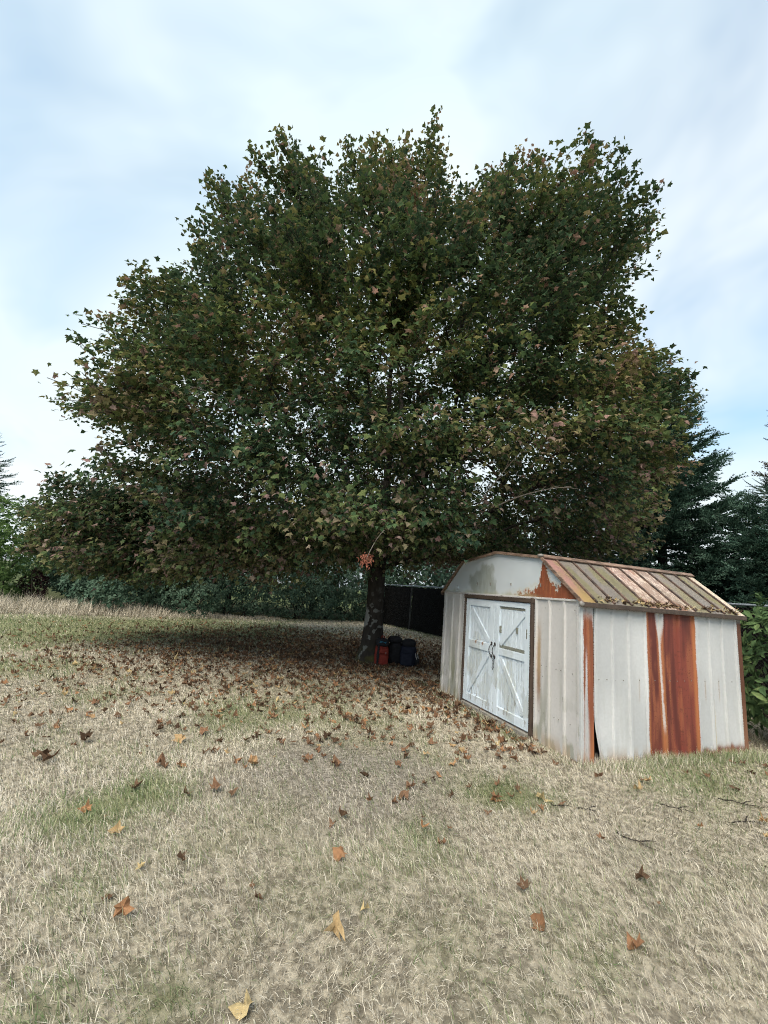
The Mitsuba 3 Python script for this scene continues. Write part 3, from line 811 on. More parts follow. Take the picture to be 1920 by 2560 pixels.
radial = np.linalg.norm(pos - CEN, axis=1) / crown_r(nrm(pos - CEN))
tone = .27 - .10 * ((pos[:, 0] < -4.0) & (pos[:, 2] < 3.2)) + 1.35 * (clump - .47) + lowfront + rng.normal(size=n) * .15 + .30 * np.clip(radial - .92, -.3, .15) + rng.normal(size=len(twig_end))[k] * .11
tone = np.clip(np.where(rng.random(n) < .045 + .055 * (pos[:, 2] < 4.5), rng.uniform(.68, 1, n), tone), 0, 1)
pos = pos[:]
okl = pos[:, 2] > .95
lx, ly = shed_local(pos[:, :2])
okl &= ~((lx > -.2) & (lx < SW + .1) & (ly > -.15) & (ly < SD + .15) & (pos[:, 2] < 2.42))
pos, ax, nr, size, tone = pos[okl], ax[okl], nr[okl], size[okl], tone[okl]
n = len(pos)
bend = np.c_[rng.normal(-.55, .75, n), rng.normal(-.5, .5, n), rng.normal(0, .5, n)]
dcam = np.linalg.norm(pos - EYE, axis=1)
sel = np.argsort(dcam / size)[:300]
order = np.argsort(dcam)
lod = np.full(n, 2); lod[order[:int(n * .32)]] = 1; lod[order[:int(n * .06)]] = 0
lod[sel] = 9


def leaf_mesh(m, tv, tf):
    v, f, c = stamp(tv, tf, pos[m], ax[m], nr[m], size[m], bend[m])
    rr = np.tile(np.linalg.norm(tv[:, :2] - [0, .3], axis=1) / .7, len(pos[m]))
    return (v, f), np.stack([tone[m][c], rr], 1)


ms, us = zip(*[leaf_mesh(lod == q, *t) for q, t in enumerate(((MAPLE_V, MAPLE_F), (MAPLE3_V, MAPLE3_F), (MAPLE4_V, MAPLE4_F)))])
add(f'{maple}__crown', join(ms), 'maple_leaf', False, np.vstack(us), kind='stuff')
for s in sel:
    mm, uu = leaf_mesh(np.array([s]), MAPLE_V, MAPLE_F)
    add(f'{maple}__leaf', mm, 'maple_leaf', False, uu)
# ---- a hanging bunch of red brown winged seeds, and bare dead twigs
bsdf('seed', proc(lambda p, n, uv: mix((.20, .06, .045), (.36, .15, .10), noise(p.x * 70, p.y * 70, p.z * 70))), .7, .2)
c0 = np.array([-.18, 5.45, 1.93])
nn = 130
sp = c0 + nrm(rng.normal(size=(nn, 3))) * (rng.random((nn, 1)) ** .4) * [.10, .08, .11]
v, f, _ = stamp(DIAMOND_V * [.6, 1, 1], DIAMOND_F, sp, nrm(rng.normal(size=(nn, 3)) + [0, 0, -1.2]), rng.normal(size=(nn, 3)), np.full(nn, .045))
near_twig = P[cKDTree(P).query(c0 + [0, .1, .3])[1]]
add(f'{maple}__seed_cluster', (v, f), 'seed', label='hanging bunch of red brown dry seeds', kind='stuff')
add(f'{maple}__seed_stalk', tube(bez(near_twig, (near_twig + c0) / 2 + [0, 0, .15], c0, 6), .004, 5), 'pale_twig', True)
dt = []
for a, b in (((1.3, 6.2, 3.1), (1.95, 5.6, 3.75)), ((1.5, 6.0, 3.0), (2.5, 5.5, 3.15)), ((.9, 6.4, 5.2), (1.15, 5.6, 5.9)), ((-2.2, 6.2, 3.9), (-2.9, 5.4, 4.1))):
    a, b = np.array(a), np.array(b)
    a = P[cKDTree(P).query(a)[1]]
    main = np.vstack([a, bez(a, (a + b) / 2 + [0, 0, .12], b, 7)])
    dt.append(tube(main, np.linspace(.009, .003, 8), 5))
    for k in range(2, 7):
        e = main[k] + nrm(rng.normal(size=3) * .6 + nrm(b - a)) * rng.uniform(.12, .3)
        dt.append(tube(np.vstack([main[k], (main[k] + e) / 2 + rng.normal(size=3) * .01, e]), [.004, .003, .002], 4))
add(f'{maple}__dead_twigs', join(dt), 'pale_twig', kind='stuff')


# ------------------------------------------------------------------ shrubs, conifers, far trees
def shrub(name, label, cat, centre, semi, n_leaf, size, mat, tpl, seed, stems=9, group=None, whorl=7, big=0):
    """Leaves in whorls at the ends of shoots through a lumpy volume, on stems that rise from the ground."""
    r = np.random.default_rng(seed)
    centre, semi = np.array(centre, float), np.array(semi, float)
    nw = n_leaf // whorl
    d = nrm(r.normal(size=(nw * 3, 3)))
    lump = .72 + .55 * meshkit.fbm(d * 2.1 + seed, 3, seed)
    t = np.where(r.random(nw * 3) < .8, r.uniform(.85, 1.0, nw * 3), r.uniform(.4, .85, nw * 3))
    p = centre + d * semi * (lump * t)[:, None]
    ok = (p[:, 2] > .12) & (meshkit.fbm(p * 1.3 + seed, 2, 1) > .36)
    p, d = p[ok][:nw], d[ok][:nw]
    k = np.repeat(np.arange(len(p)), whorl)
    m = len(k)
    out = nrm(d * [1, 1, .8] + [0, 0, .35])
    az = r.random(m) * 2 * np.pi
    a = nrm(np.cross(out[k], [.3, .2, .9])); b = np.cross(out[k], a)
    ax = nrm(a * np.cos(az)[:, None] + b * np.sin(az)[:, None] + out[k] * r.uniform(.1, .9, (m, 1)) + [0, 0, -.15])
    nr = nrm(out[k] + r.normal(size=(m, 3)) * .3)
    pos = p[k] + r.normal(size=(m, 3)) * size * .25
    sz = size * r.uniform(.65, 1.25, m)
    tone = np.clip(.25 + .9 * (meshkit.fbm(pos * 1.7 + seed, 3, 2) - .35) + r.normal(size=m) * .2, 0, .96)
    bend = np.c_[np.full(m, .25), r.normal(-.3, .15, m), np.zeros(m)]
    th = thing(name, label, cat, group)
    sel = np.argsort(np.linalg.norm(pos - EYE, axis=1))[:big]
    rest = np.ones(m, bool); rest[sel] = False
    v, f, c = stamp(*tpl, pos[rest], ax[rest], nr[rest], sz[rest], bend[rest])
    add(f'{th}__foliage', (v, f), mat, False, np.stack([tone[rest][c], tone[rest][c]], 1), kind='stuff')
    for s in sel:
        v, f, c = stamp(*tpl, pos[[s]], ax[[s]], nr[[s]], sz[[s]], bend[[s]])
        add(f'{th}__leaf', (v, f), mat, False, np.stack([tone[[s]][c], tone[[s]][c]], 1))
    for q in range(stems):
        e = p[r.integers(len(p))]
        s0 = np.array([centre[0], centre[1], -.03]) + r.normal(size=3) * [semi[0] * .15, semi[1] * .15, 0]
        add(f'{th}__stem', tube(np.vstack([s0, bez(s0, (s0 + e) / 2 + [0, 0, .3], e, 5)]), np.linspace(.03, .008, 6), 5), 'twig_bark', True)
    return th


hd = nrm(HEDGE_B - HEDGE_A)
hn = np.array([-hd[1], hd[0]])
hedge = [(5.3, 1.2, 1.5, 1.2, 'dark green laurel shrub behind the tall dry grass, next to the purple bush'), (7.6, 1.1, 1.9, 1.6, 'dark laurel shrub behind the thin end of the dry grass strip'),
         (9.9, 1.0, 2.1, 1.9, 'tall dark laurel shrub in the middle of the back hedge'), (12.2, 1.1, 2.0, 1.8, 'dark laurel shrub in the back hedge left of the trunk'), (14.4, 1.0, 2.0, 1.8, 'dark laurel shrub directly behind the maple trunk'),
         (16.3, 1.3, 1.8, 1.5, 'dark laurel shrub at the end of the hedge by the black fence')]
for k, (s, off, w, h, lab) in enumerate(hedge):
    c = HEDGE_A + hd * s + hn * off
    shrub('laurel_shrub', lab, 'shrub', (c[0], c[1], h * .95), (w * 1.12, 1.4, h * 1.15), 9500, .125, 'shrub_leaf', (OVAL_V[[0, 1, 2, 3, 4, 5]], np.array([[0, 1, 5], [1, 2, 4], [1, 4, 5], [2, 3, 4]])), 50 + k, 6, 'laurel shrubs of the back hedge')
shrub('leafy_bush', 'bright green leafy bush at the far left edge behind the tall dry grass', 'bush', (-12.7, 14.1, 1.8), (1.7, 1.4, 1.95), 11000, .12, 'bright_leaf', (DIAMOND_V, DIAMOND_F), 71, 6)
shrub('purple_bush', 'small dark purple bush behind the tall dry grass', 'bush', (-11.35, 14.25, .70), (.42, .42, .62), 1200, .11, 'purple_leaf', (DIAMOND_V * [.55, 1, 1], DIAMOND_F), 72, 8)
shrub('rhododendron', 'glossy rhododendron bush between the shed and the chain link fence', 'bush', (5.55, 5.75, .95), (.82, .85, 1.02), 2400, .135, 'rhodo_leaf', (OVAL_V, OVAL_F), 73, 8, big=200)


def conifer(name, label, base, height, spread, seed, mat, n_whorl, droop=.25, per=6, dens=1.0, clear=.06, needle=.05, lean=(0, 0)):
    r = np.random.default_rng(seed)
    base = np.array([*base, 0.])
    th = thing(name, label, 'tree')
    tp = np.array([base + [lean[0] * t * height, lean[1] * t * height, t * height - .05] for t in np.linspace(0, 1, 10)])
    add(f'{th}__trunk', tube(tp, np.linspace(height * .018, .01, 10), 8), 'twig_bark', True)
    bp, br = [], []
    tw_p, tw_d, tw_l = [], [], []
    for w in range(n_whorl):
        t = clear + (1 - clear) * ((w + r.random() * .6) / n_whorl)
        o = np.array([np.interp(t, np.linspace(0, 1, 10), tp[:, c]) for c in range(3)])
        L0 = spread * (1 - t) ** .75 * 1.0 + .10 * spread * (1 - t) + .12
        for q in range(per):
            a = 2 * np.pi * (q + r.random() * .8 + w * .37) / per
            L = L0 * r.uniform(.62, 1.15)
            rise = r.uniform(.10, .5) * (.3 + t) - droop * (1 - t)
            dr_ = np.array([math.cos(a), math.sin(a), 0])
            s = np.linspace(0, 1, 7)[:, None]
            line = o + dr_ * L * s + np.array([0, 0, 1]) * L * (rise * s + .16 * s ** 3)
            line += r.normal(size=line.shape) * .02 * L * s
            bp.append(tube(line, np.linspace(.012 + .006 * L, .004, 7), 4, cap=False))
            n = int(max(6, L * 20 * dens))
            ss = np.sort(r.uniform(.12, 1, n)) if L > .5 else np.linspace(.1, 1, n)
            for e, x in enumerate(ss):
                i0 = min(int(x * 6), 5); fr = x * 6 - i0
                p = line[i0] * (1 - fr) + line[i0 + 1] * fr
                fw = nrm(line[i0 + 1] - line[i0])
                sd = np.cross(fw, [0, 0, 1]) * (1 if e % 2 else -1)
                tl = min(.55, L * .36) * (1.1 - .6 * x) * r.uniform(.6, 1.3) + .08
                tw_p.append(p); tw_d.append(nrm(fw * .75 + sd * r.uniform(.2, .9) + [0, 0, r.uniform(-.45, .25)])); tw_l.append(tl)
            tw_p.append(line[4]); tw_d.append(nrm(line[6] - line[4])); tw_l.append(np.linalg.norm(line[6] - line[4]) * 1.1)
    tw_p, tw_d, tw_l = np.array(tw_p), np.array(tw_d), np.array(tw_l)
    # needles: two fins of jagged teeth along each twig
    k, tv, tf = 5, [[0, 0, 0]], []
    for s in (1, -1):
        for q in range(k):
            y0 = q / k
            b = len(tv)
            hw = .17 * (1 - .5 * y0)
            tv += [[0, y0, 0], [s * hw, y0 + .22, s * .03 * (-1) ** q], [0, y0 + .15, 0]]
            tf.append([b, b + 1, b + 2])
    tv, tf = np.array(tv, float), np.array(tf)
    up = nrm(r.normal(size=tw_p.shape) * .35 + [0, 0, 1])
    sq = np.minimum(1, (needle * 7) / tw_l)[:, None]
    v1, f1, c1 = stamp(tv, tf, tw_p, tw_d, up, tw_l)
    v2, f2, c2 = stamp(tv * [.7, 1, 1], tf, tw_p, tw_d, np.cross(up, tw_d), tw_l)
    tone = np.clip(r.normal(.45, .22, len(tw_p)) + .5 * (meshkit.fbm(tw_p * .9, 2, seed) - .5), 0, 1)
    f = np.vstack([f1, f2 + len(v1)])
    tn = np.r_[tone[c1], tone[c2]]
    add(f'{th}__crown', (np.vstack([v1, v2]), f), mat, False, np.stack([tn, tn], 1), kind='stuff')
    add(f'{th}__branches', join(bp), 'twig_bark', kind='stuff')
    return th


conifer('spruce_tree', 'dark blue green spruce beyond the fence, behind the shed roof', (8.9, 13.2), 10.2, 3.0, 81, 'needle', 36, dens=1.3, per=8)
conifer('spruce_tree', 'low dark spruce beyond the fence at the right edge', (10.4, 11.0), 5.4, 2.6, 82, 'needle', 24, dens=1.3, per=8)
conifer('spruce_tree', 'sparse brownish conifer rising at the right edge of the picture', (16.2, 15.2), 11.5, 2.9, 83, 'needle_brown', 30, dens=.8, per=6)
conifer('spruce_tree', 'tall grey green conifer far behind the bush at the left edge', (-23.9, 24.2), 9.3, 2.9, 84, 'needle', 30, dens=.5, per=7, needle=.08)
conifer('spruce_tree', 'dark spruce beyond the fence, hidden low behind the maple and the shed', (6.6, 15.0), 6.5, 2.6, 85, 'needle', 20, dens=.5, per=7)


def far_tree(label, base, height, spread, seed, mat='shrub_leaf'):
    r = np.random.default_rng(seed)
    th = thing('background_tree', label, 'tree', None)
    base = np.array([*base, 0.])
    tp = base + np.linspace(0, 1, 8)[:, None] * [0.2, .1, height * .8]
    add(f'{th}__trunk', tube(tp - [0, 0, .05], np.linspace(.16, .04, 8), 7), 'twig_bark', True)
    cl, lv = [], []
    for q in range(26):
        e = base + [0, 0, height * .58] + nrm(r.normal(size=3)) * [spread, spread, height * .40] * r.uniform(.6, 1)
        s0 = tp[r.integers(2, 7)]
        cl.append(tube(np.vstack([s0, bez(s0, (s0 + e) / 2 + [0, 0, .4], e, 5)]), np.linspace(.05, .01, 6), 5, cap=False))
        m = 330
        lv.append(e + r.normal(size=(m, 3)) * [spread * .26, spread * .26, height * .085])
    lv = np.vstack(lv); lv = lv[lv[:, 2] > .3]
    m = len(lv)
    v, f, c = stamp(DIAMOND_V * [1.3, 1, 1], DIAMOND_F, lv, r.normal(size=(m, 3)) + [0, 0, -.4], r.normal(size=(m, 3)) * .6 + [0, 0, 1], r.uniform(.14, .26, m))
    tn = np.clip(r.normal(.4, .25, m), 0, 1)[c]
    add(f'{th}__crown', (v, f), mat, False, np.stack([tn, tn], 1), kind='stuff')
    add(f'{th}__limbs', join(cl), 'twig_bark', kind='stuff')


far_tree('dark broadleaf tree behind the left part of the hedge', (-12.6, 19.0), 3.3, 1.9, 91)
far_tree('low dark broadleaf tree behind the gap in the hedge', (-9.4, 19.0), 4.2, 2.2, 96)
far_tree('dark broadleaf tree behind the middle of the hedge', (-7.4, 21.5), 5.0, 2.3, 92)
far_tree('dark broadleaf tree behind the hedge left of the trunk', (-3.6, 24.0), 5.5, 2.6, 93)
far_tree('dark broadleaf tree behind the black fence', (1.5, 25.5), 5.5, 2.6, 94)
far_tree('dark broadleaf tree beyond the fence right of the trunk', (5.2, 21.0), 5.2, 2.6, 95)

# ------------------------------------------------------------------ fence
bsdf('galvanized', proc(lambda p, n, uv: mix((.13, .16, .20), (.24, .28, .33), noise(p.x * 9, p.y * 9, p.z * 9))), .45, .5)
bsdf('screen_cloth', proc(lambda p, n, uv: mix((.004, .004, .0045), (.010, .0095, .009), fbm(p.x * 6, p.y * 6, p.z * 3, 3))), .95, .0)
bsdf('dark_wire', (.035, .038, .043), .6, .3)
fence = thing('chain_link_fence', 'chain link fence with a dark privacy screen and grey top rail running behind the shed', 'fence')
fd = nrm(FENCE_B - FENCE_A)
fl = float(np.linalg.norm(FENCE_B - FENCE_A))
fn_ = np.array([fd[1], -fd[0]])          # away from the yard
if fn_[0] < 0:
    fn_ = -fn_
at3 = lambda s, z, off=0.: np.array([*(FENCE_A + fd * s + fn_ * off), z])
FH = 1.86
add(f'{fence}__top_rail', tube(np.array([at3(s, FH) for s in np.linspace(0, fl, 14)]), .021, 8), 'galvanized', True)
posts = np.linspace(0, fl, 8)
for s in posts:
    add(f'{fence}__post', join([tube(np.array([at3(s, z, .03) for z in (-.1, .9, FH + .03)]), .03, 8), trimesh.creation.icosphere(1, .034).apply_translation(at3(s, FH + .03, .03))]), 'dark_wire', True)
for a, b in zip(posts, posts[1:]):
    n = 14
    ss, zs = np.linspace(a + .04, b - .04, n), np.linspace(.03, FH - .05, 6)
    v = np.array([at3(s, z, .045 + .012 * math.sin(s * 9 + z * 2)) for z in zs for s in ss])
    i, j = np.meshgrid(np.arange(5), np.arange(n - 1), indexing='ij')
    q = np.stack([i * n + j, i * n + j + 1, (i + 1) * n + j + 1, (i + 1) * n + j], -1).reshape(-1, 4)
    v2 = v + [*(fn_ * .004), 0]
    add(f'{fence}__screen', join([(v, np.vstack([q[:, [0, 1, 2]], q[:, [0, 2, 3]]])), (v2, np.vstack([q[:, [0, 2, 1]], q[:, [0, 3, 2]]]))]), 'screen_cloth', True)
wires = []
for s in np.arange(-FH, fl, .075):
    for sg in (1, -1):
        a, b = (s, s + FH) if sg > 0 else (s + FH, s)
        z0, z1 = .03, FH - .01
        pa, pb = max(min(a, fl), 0), max(min(b, fl), 0)
        if abs(pa - pb) < .02:
            continue
        za, zb = z0 + (z1 - z0) * (pa - a) / (b - a), z0 + (z1 - z0) * (pb - a) / (b - a)
        wires.append(tube(np.array([at3(pa, za, .002 * sg), at3(pb, zb, .002 * sg)]), .0022, 3, cap=False))
add(f'{fence}__chain_link', join(wires), 'dark_wire', kind='stuff')

# ------------------------------------------------------------------ bags under the tree
import manifold3d as m3


def soft(sx, sy, sz, r, taper=.9, seed=0, amp=.012, fine=.03):
    """A stuffed bag: rounded box, narrower at the top, bulging and creased."""
    s = m3.Manifold.sphere(r, 20)
    ms = [s.translate([x * (sx / 2 - r) * (taper if z else 1), y * (sy / 2 - r) * (taper if z else 1), r + z * (sz - 2 * r)]) for x in (-1, 1) for y in (-1, 1) for z in (0, 1)]
    m = m3.Manifold.batch_hull(ms).refine_to_length(fine).to_mesh()
    v = np.array(m.vert_properties[:, :3], float)
    c = v - [0, 0, sz / 2]
    v += nrm(c) * ((meshkit.fbm(v * 11 + seed, 3, seed)[:, None] - .5) * amp * 2 + .012 * (1 - (np.abs(c[:, 2:]) / (sz / 2)) ** 2))
    return v, np.array(m.tri_verts)


def put(m, x, y, rz, z=0., tilt=0.):
    v, f = (m.vertices, m.faces) if hasattr(m, 'vertices') else m
    v = np.asarray(v, float).copy()
    v = np.c_[v[:, 0], v[:, 1] * math.cos(tilt) - v[:, 2] * math.sin(tilt), v[:, 1] * math.sin(tilt) + v[:, 2] * math.cos(tilt)]
    c, s = math.cos(rz), math.sin(rz)
    g = float(ground_z(np.array([x, y])))
    return np.c_[v[:, 0] * c - v[:, 1] * s + x, v[:, 0] * s + v[:, 1] * c + y, v[:, 2] + z + g], f


def shift(m, dx, dy, dz):
    v, f = (m.vertices, m.faces) if hasattr(m, 'vertices') else m
    return np.asarray(v) + [dx, dy, dz], f


bsdf('red_cloth', proc(lambda p, n, uv: mix((.15, .020, .016), (.24, .036, .026), fbm(p.x * 40, p.y * 40, p.z * 40, 3))), .75, .2)
bsdf('black_cloth', proc(lambda p, n, uv: mix((.012, .012, .014), (.028, .028, .033), fbm(p.x * 30, p.y * 30, p.z * 30, 3))), .8, .2)
bsdf('navy_cloth', proc(lambda p, n, uv: mix((.008, .010, .020), (.018, .022, .040), fbm(p.x * 30, p.y * 30, p.z * 30, 3))), .75, .2)
bsdf('blue_print', (.03, .25, .42), .7, .2)
bsdf('white_print', (.55, .53, .52), .6, .3)
b1 = thing('backpack', 'red backpack with black lid and blue print standing by the maple trunk', 'backpack')
X, Y, A = .20, 9.36, .10
pb = lambda name, m, mat, smooth=True, label=None: add(f'{b1}__{name}', put(m, X, Y, A), mat, smooth, label=label)
pb('body', soft(.28, .22, .42, .08, .88, 1), 'red_cloth')
pb('pocket', shift(soft(.18, .09, .20, .04, .95, 2, .006), .035, -.125, .03), 'red_cloth')
pb('pocket', shift(soft(.17, .07, .12, .03, .95, 3, .006), .03, -.12, .25), 'red_cloth')
pb('side_band', shift(soft(.045, .05, .40, .018, .95, 4, .004), -.085, -.105, .01), 'black_cloth')
pb('lid', shift(soft(.25, .23, .17, .06, .85, 5), .0, .0, .385), 'black_cloth', label='black lid with a blue print')
pb('strap', tube(np.array([[-.03, .0, .56], [-.02, -.02, .60], [.02, -.02, .605], [.04, 0, .56]]), .012, 8), 'red_cloth')
for q, (x, z, w, rr) in enumerate([(-.055, .475, .045, .5), (-.02, .492, .05, -.6), (.015, .474, .05, .7), (.05, .490, .045, -.4), (.0, .455, .07, .05), (-.045, .505, .04, .1), (.05, .462, .04, .9)]):
    mm = trimesh.creation.box([w, .004, .009]); mm.apply_transform(trimesh.transformations.rotation_matrix(rr, [0, 1, 0])); mm.apply_translation([x, -.124, z])
    pb('print', mm, 'blue_print', False)
for x, z, w, h in ((.045, .305, .055, .010), (.065, .285, .02, .03), (.04, .145, .06, .008), (.02, .125, .008, .03), (.06, .120, .05, .008)):
    mm = trimesh.creation.box([w, .004, h]); mm.apply_translation([x, -.174 if z < .2 else -.160, z])
    pb('print', mm, 'white_print', False)
b2 = thing('backpack', 'dark navy backpack with white side straps right of the red backpack', 'backpack')
X, Y, A = .78, 9.48, -.15
pb = lambda name, m, mat, smooth=True, label=None: add(f'{b2}__{name}', put(m, X, Y, A), mat, smooth, label=label)
pb('body', soft(.34, .28, .47, .11, .86, 11), 'navy_cloth')
pb('lid', shift(soft(.28, .26, .17, .08, .8, 12), .0, -.01, .41), 'black_cloth')
pb('pocket', shift(soft(.26, .10, .26, .045, .95, 13, .008), -.02, -.16, .04), 'navy_cloth')
pb('pocket', shift(soft(.08, .16, .20, .035, .95, 14, .006), .195, 0, .05), 'black_cloth')
pb('strap', tube(np.array([[.165, -.13, .31], [.175, -.16, .25], [.19, -.14, .19]]), .007, 6), 'white_print')
pb('strap', tube(np.array([[.20, -.10, .32], [.215, -.12, .25], [.225, -.10, .20]]), .007, 6), 'white_print')
b3 = thing('backpack', 'slumped black bag between the red and the navy backpack', 'bag')
X, Y, A = .50, 9.62, .3
pb = lambda name, m, mat, smooth=True, label=None: add(f'{b3}__{name}', put(m, X, Y, A), mat, smooth, label=label)
pb('body', soft(.34, .26, .50, .12, .7, 21, .02), 'black_cloth')
pb('lid', shift(soft(.28, .22, .14, .06, .8, 22), -.03, -.02, .46), 'black_cloth')
pb('strap', tube(np.array([[-.05, -.06, .58], [-.03, -.08, .63], [.03, -.08, .63], [.05, -.06, .58]]), .012, 8), 'black_cloth')

# ------------------------------------------------------------------ fallen leaves
rng = np.random.default_rng(23)
M = 80000
xy = np.c_[rng.uniform(-9, 5.5, M), rng.uniform(1.3, 17, M)]
dens = litter_at(xy) * .95 + .0012 + .008 * np.exp(-((xy[:, 0] - .5) / 4) ** 2 - ((xy[:, 1] - 4.6) / .9) ** 2)
ok = (rng.random(M) < dens * .62) & in_yard(xy) & (np.hypot(*(xy - TREE).T) > .36)
xy = xy[ok]
# leaves picked out one by one near the camera: x, y, size, tone, label
PICKED = [(-.07, 2.23, .085, .93, 'bright orange maple leaf standing in the grass nearest the camera'), (-1.04, 2.24, .075, .76, 'orange brown leaf standing in the grass at the lower left'),
          (-.06, 2.79, .08, .74, 'curled orange brown leaf in the middle of the dry lawn'), (.08, 2.39, .05, 1.0, 'small pale yellow leaf scrap in the middle of the dry lawn'), (1.67, 2.83, .09, .22, 'dark red brown leaf alone in the grass at the lower right'),
          (1.36, 2.28, .07, .68, 'faded pink brown leaf in the grass at the lower right'), (-1.13, 2.58, .04, 1.0, 'pale yellow leaf scrap at the lower left'), (-1.74, 3.06, .07, .80, 'tan leaf on the green patch at the left')]
MANY = [(-2.6, 3.7, .12, .3), (-2.5, 3.72, .11, .25), (-2.48, 4.16, .10, .05), (-.98, 3.95, .10, .85), (1.05, 3.69, .10, .8), (1.43, 3.74, .11, 1.), (1.09, 3.67, .09, .6), (-1.7, 4.29, .12, .9), (-1.58, 4.52, .1, .6)]
xs = np.vstack([[q[:2] for q in PICKED], [q[:2] for q in MANY], xy])
m = len(xs)
size = np.clip(rng.normal(.060, .017, m), .025, .09)
lit = litter_at(xs)
tone = np.clip(np.where(rng.random(m) < .10 + .04 * (xs[:, 1] < 6), rng.uniform(.75, 1, m), rng.normal(.42, .20, m) - .14 * lit), 0, 1)
for k, q in enumerate([*PICKED, *MANY]):
    size[k], tone[k] = q[2], q[3]
a = rng.random(m) * 2 * np.pi
tilt = rng.normal(0, .2, m)
tilt[:2] = 1.1
ax = np.c_[np.cos(a), np.sin(a), np.sin(tilt)]
ax[:2] = [[.15, .2, 1.], [.2, .3, 1.]]
nr = nrm(np.c_[rng.normal(size=(m, 2)) * .36, np.ones(m)])
nr[:2] = [[.1, -1, .1], [.3, -1, .2]]
bend = np.c_[rng.normal(1.1, .9, m), rng.normal(.5, .8, m), rng.normal(0, .9, m)]
crm = rng.normal(size=(m, 14, 3)) * .12
pos = np.c_[xs, ground_z(xs) + .016 + rng.random(m) * .016]
dcam = np.linalg.norm(pos - EYE, axis=1)
top = np.argsort(np.where(np.arange(m) < len(PICKED) + len(MANY), 0, dcam / size))[:300]
rest = np.ones(m, bool); rest[top] = False
v, f, c = stamp(MAPLE2_V, MAPLE2_F, pos[rest], ax[rest], nr[rest], size[rest], bend[rest], crm[rest])
add('leaf_litter', (v, f), 'dead_leaf', False, np.stack([tone[rest][c]] * 2, 1), label='brown leaf litter carpeting the lawn under the maple', cat='leaves', kind='stuff')
KIND = [(.33, 'dark brown curled maple leaf fallen on the lawn', 'dark brown fallen leaves'), (.68, 'reddish brown maple leaf fallen on the lawn', 'reddish brown fallen leaves'), (2, 'tan or yellow maple leaf fallen on the lawn', 'tan and yellow fallen leaves')]
for k in top:
    v, f, c = stamp(MAPLE_V, MAPLE_F, pos[[k]], ax[[k]], nr[[k]], size[[k]], bend[[k]], crm[[k]])
    uv = np.stack([tone[[k]][c]] * 2, 1)
    if k < len(PICKED):
        add('fallen_leaf', (v, f), 'dead_leaf', False, uv, label=PICKED[k][4], cat='leaf')
    else:
        _, lab, grp = next(q for q in KIND if tone[k] <= q[0])
        add('fallen_leaf', (v, f), 'dead_leaf', False, uv, label=lab, cat='leaf', group=grp)
# litter caught along the eave of the shed roof
m = 420
lx_ = np.concatenate([rng.normal(c, w, k) for c, w, k in ((.42, .10, 40), (.95, .18, 70), (1.35, .2, 35), (1.95, .10, 40), (2.35, .08, 22))])
m = len(lx_)
back = np.abs(rng.normal(0, .028, m))
lp = np.c_[np.clip(lx_, 0, 2.5), -.05 + back, SH - .005 + back * .776 + .012 + rng.random(m) * .018]
v, f, c = stamp(MAPLE2_V, MAPLE2_F, to_world((lp, np.zeros((0, 3), int)))[0], rng.normal(size=(m, 3)) * [1, 1, .4], rng.normal(size=(m, 3)) * .5 + [0, 0, 1], rng.uniform(.02, .05, m), np.c_[rng.normal(.6, .6, m), rng.normal(.3, .5, m), rng.normal(0, .6, m)])
tn = np.where(rng.random(m) < .2, rng.uniform(.95, 1, m), rng.uniform(0, .22, m))[c]
st = [(v, f)]
us = [np.stack([tn, tn], 1)]
for q in range(26):
    x0 = rng.choice(lx_); a = rng.normal(0, .5); L = rng.uniform(.05, .16)
    q0 = np.array([x0, -.05, SH + .02]); q1 = q0 + [L * math.cos(a), abs(L * math.sin(a)), .03 + .776 * abs(L * math.sin(a))]
    t_ = tube(np.vstack([q0, (q0 + q1) / 2 + rng.normal(size=3) * .008, q1]), .0025, 4)
    st.append(to_world(t_)); us.append(np.full((len(t_[0]), 2), rng.choice([.3, 1.])))
add('roof_litter', join(st), 'dead_leaf', False, np.vstack(us), label='dead leaves and twigs caught along the eave of the shed roof', cat='leaves', kind='stuff')
# twigs lying on the lawn
for (x, y, L, a, lab) in [(2.55, 3.75, .20, -.5, 'dark twig in the grass right of the shed corner, nearest the shed'), (3.25, 3.95, .32, -.35, 'long dark stick on the grass at the right edge'), (3.0, 3.62, .22, .1, 'short dark stick at the right edge of the lawn'),
                          (1.9, 3.2, .24, -.75, 'thin twig lying slanted in the grass at the right'), (1.56, 3.62, .16, .1, 'short dark twig below the shed corner'), (1.76, 3.6, .15, -.3, 'stubby brown twig beside a leaf below the shed corner')]:
    t_ = np.linspace(-.5, .5, 8)
    pts = np.c_[x + L * t_ * math.cos(a), y + L * t_ * math.sin(a), np.zeros(8)] + rng.normal(size=(8, 3)) * [.008, .008, .004]
    pts[:, 2] += ground_z(pts[:, :2]) + .022
    br = tube(np.vstack([pts[4], pts[4] + [.05 * math.cos(a + .7), .05 * math.sin(a + .7), .01], pts[4] + [.10 * math.cos(a + .6), .10 * math.sin(a + .6), .015]]), [.005, .004, .002], 5)
    add('fallen_twig', join([tube(pts, np.linspace(.005, .002, 8), 6), br]), 'twig_bark', True, label=lab, cat='twig')

# ------------------------------------------------------------------ grass
def grass_color(p, n, uv):
    t, h = uv.x, dr.clip(uv.y, 0, 1)
    c = ramp(t, [(0, (.14, .122, .092)), (.18, (.39, .348, .277)), (.38, (.74, .695, .615)), (.5, (.56, .52, .40)), (.62, (.38, .39, .25)), (.8, (.22, .265, .14)), (1, (.10, .16, .07))])
    return c * (.9 + .15 * h)


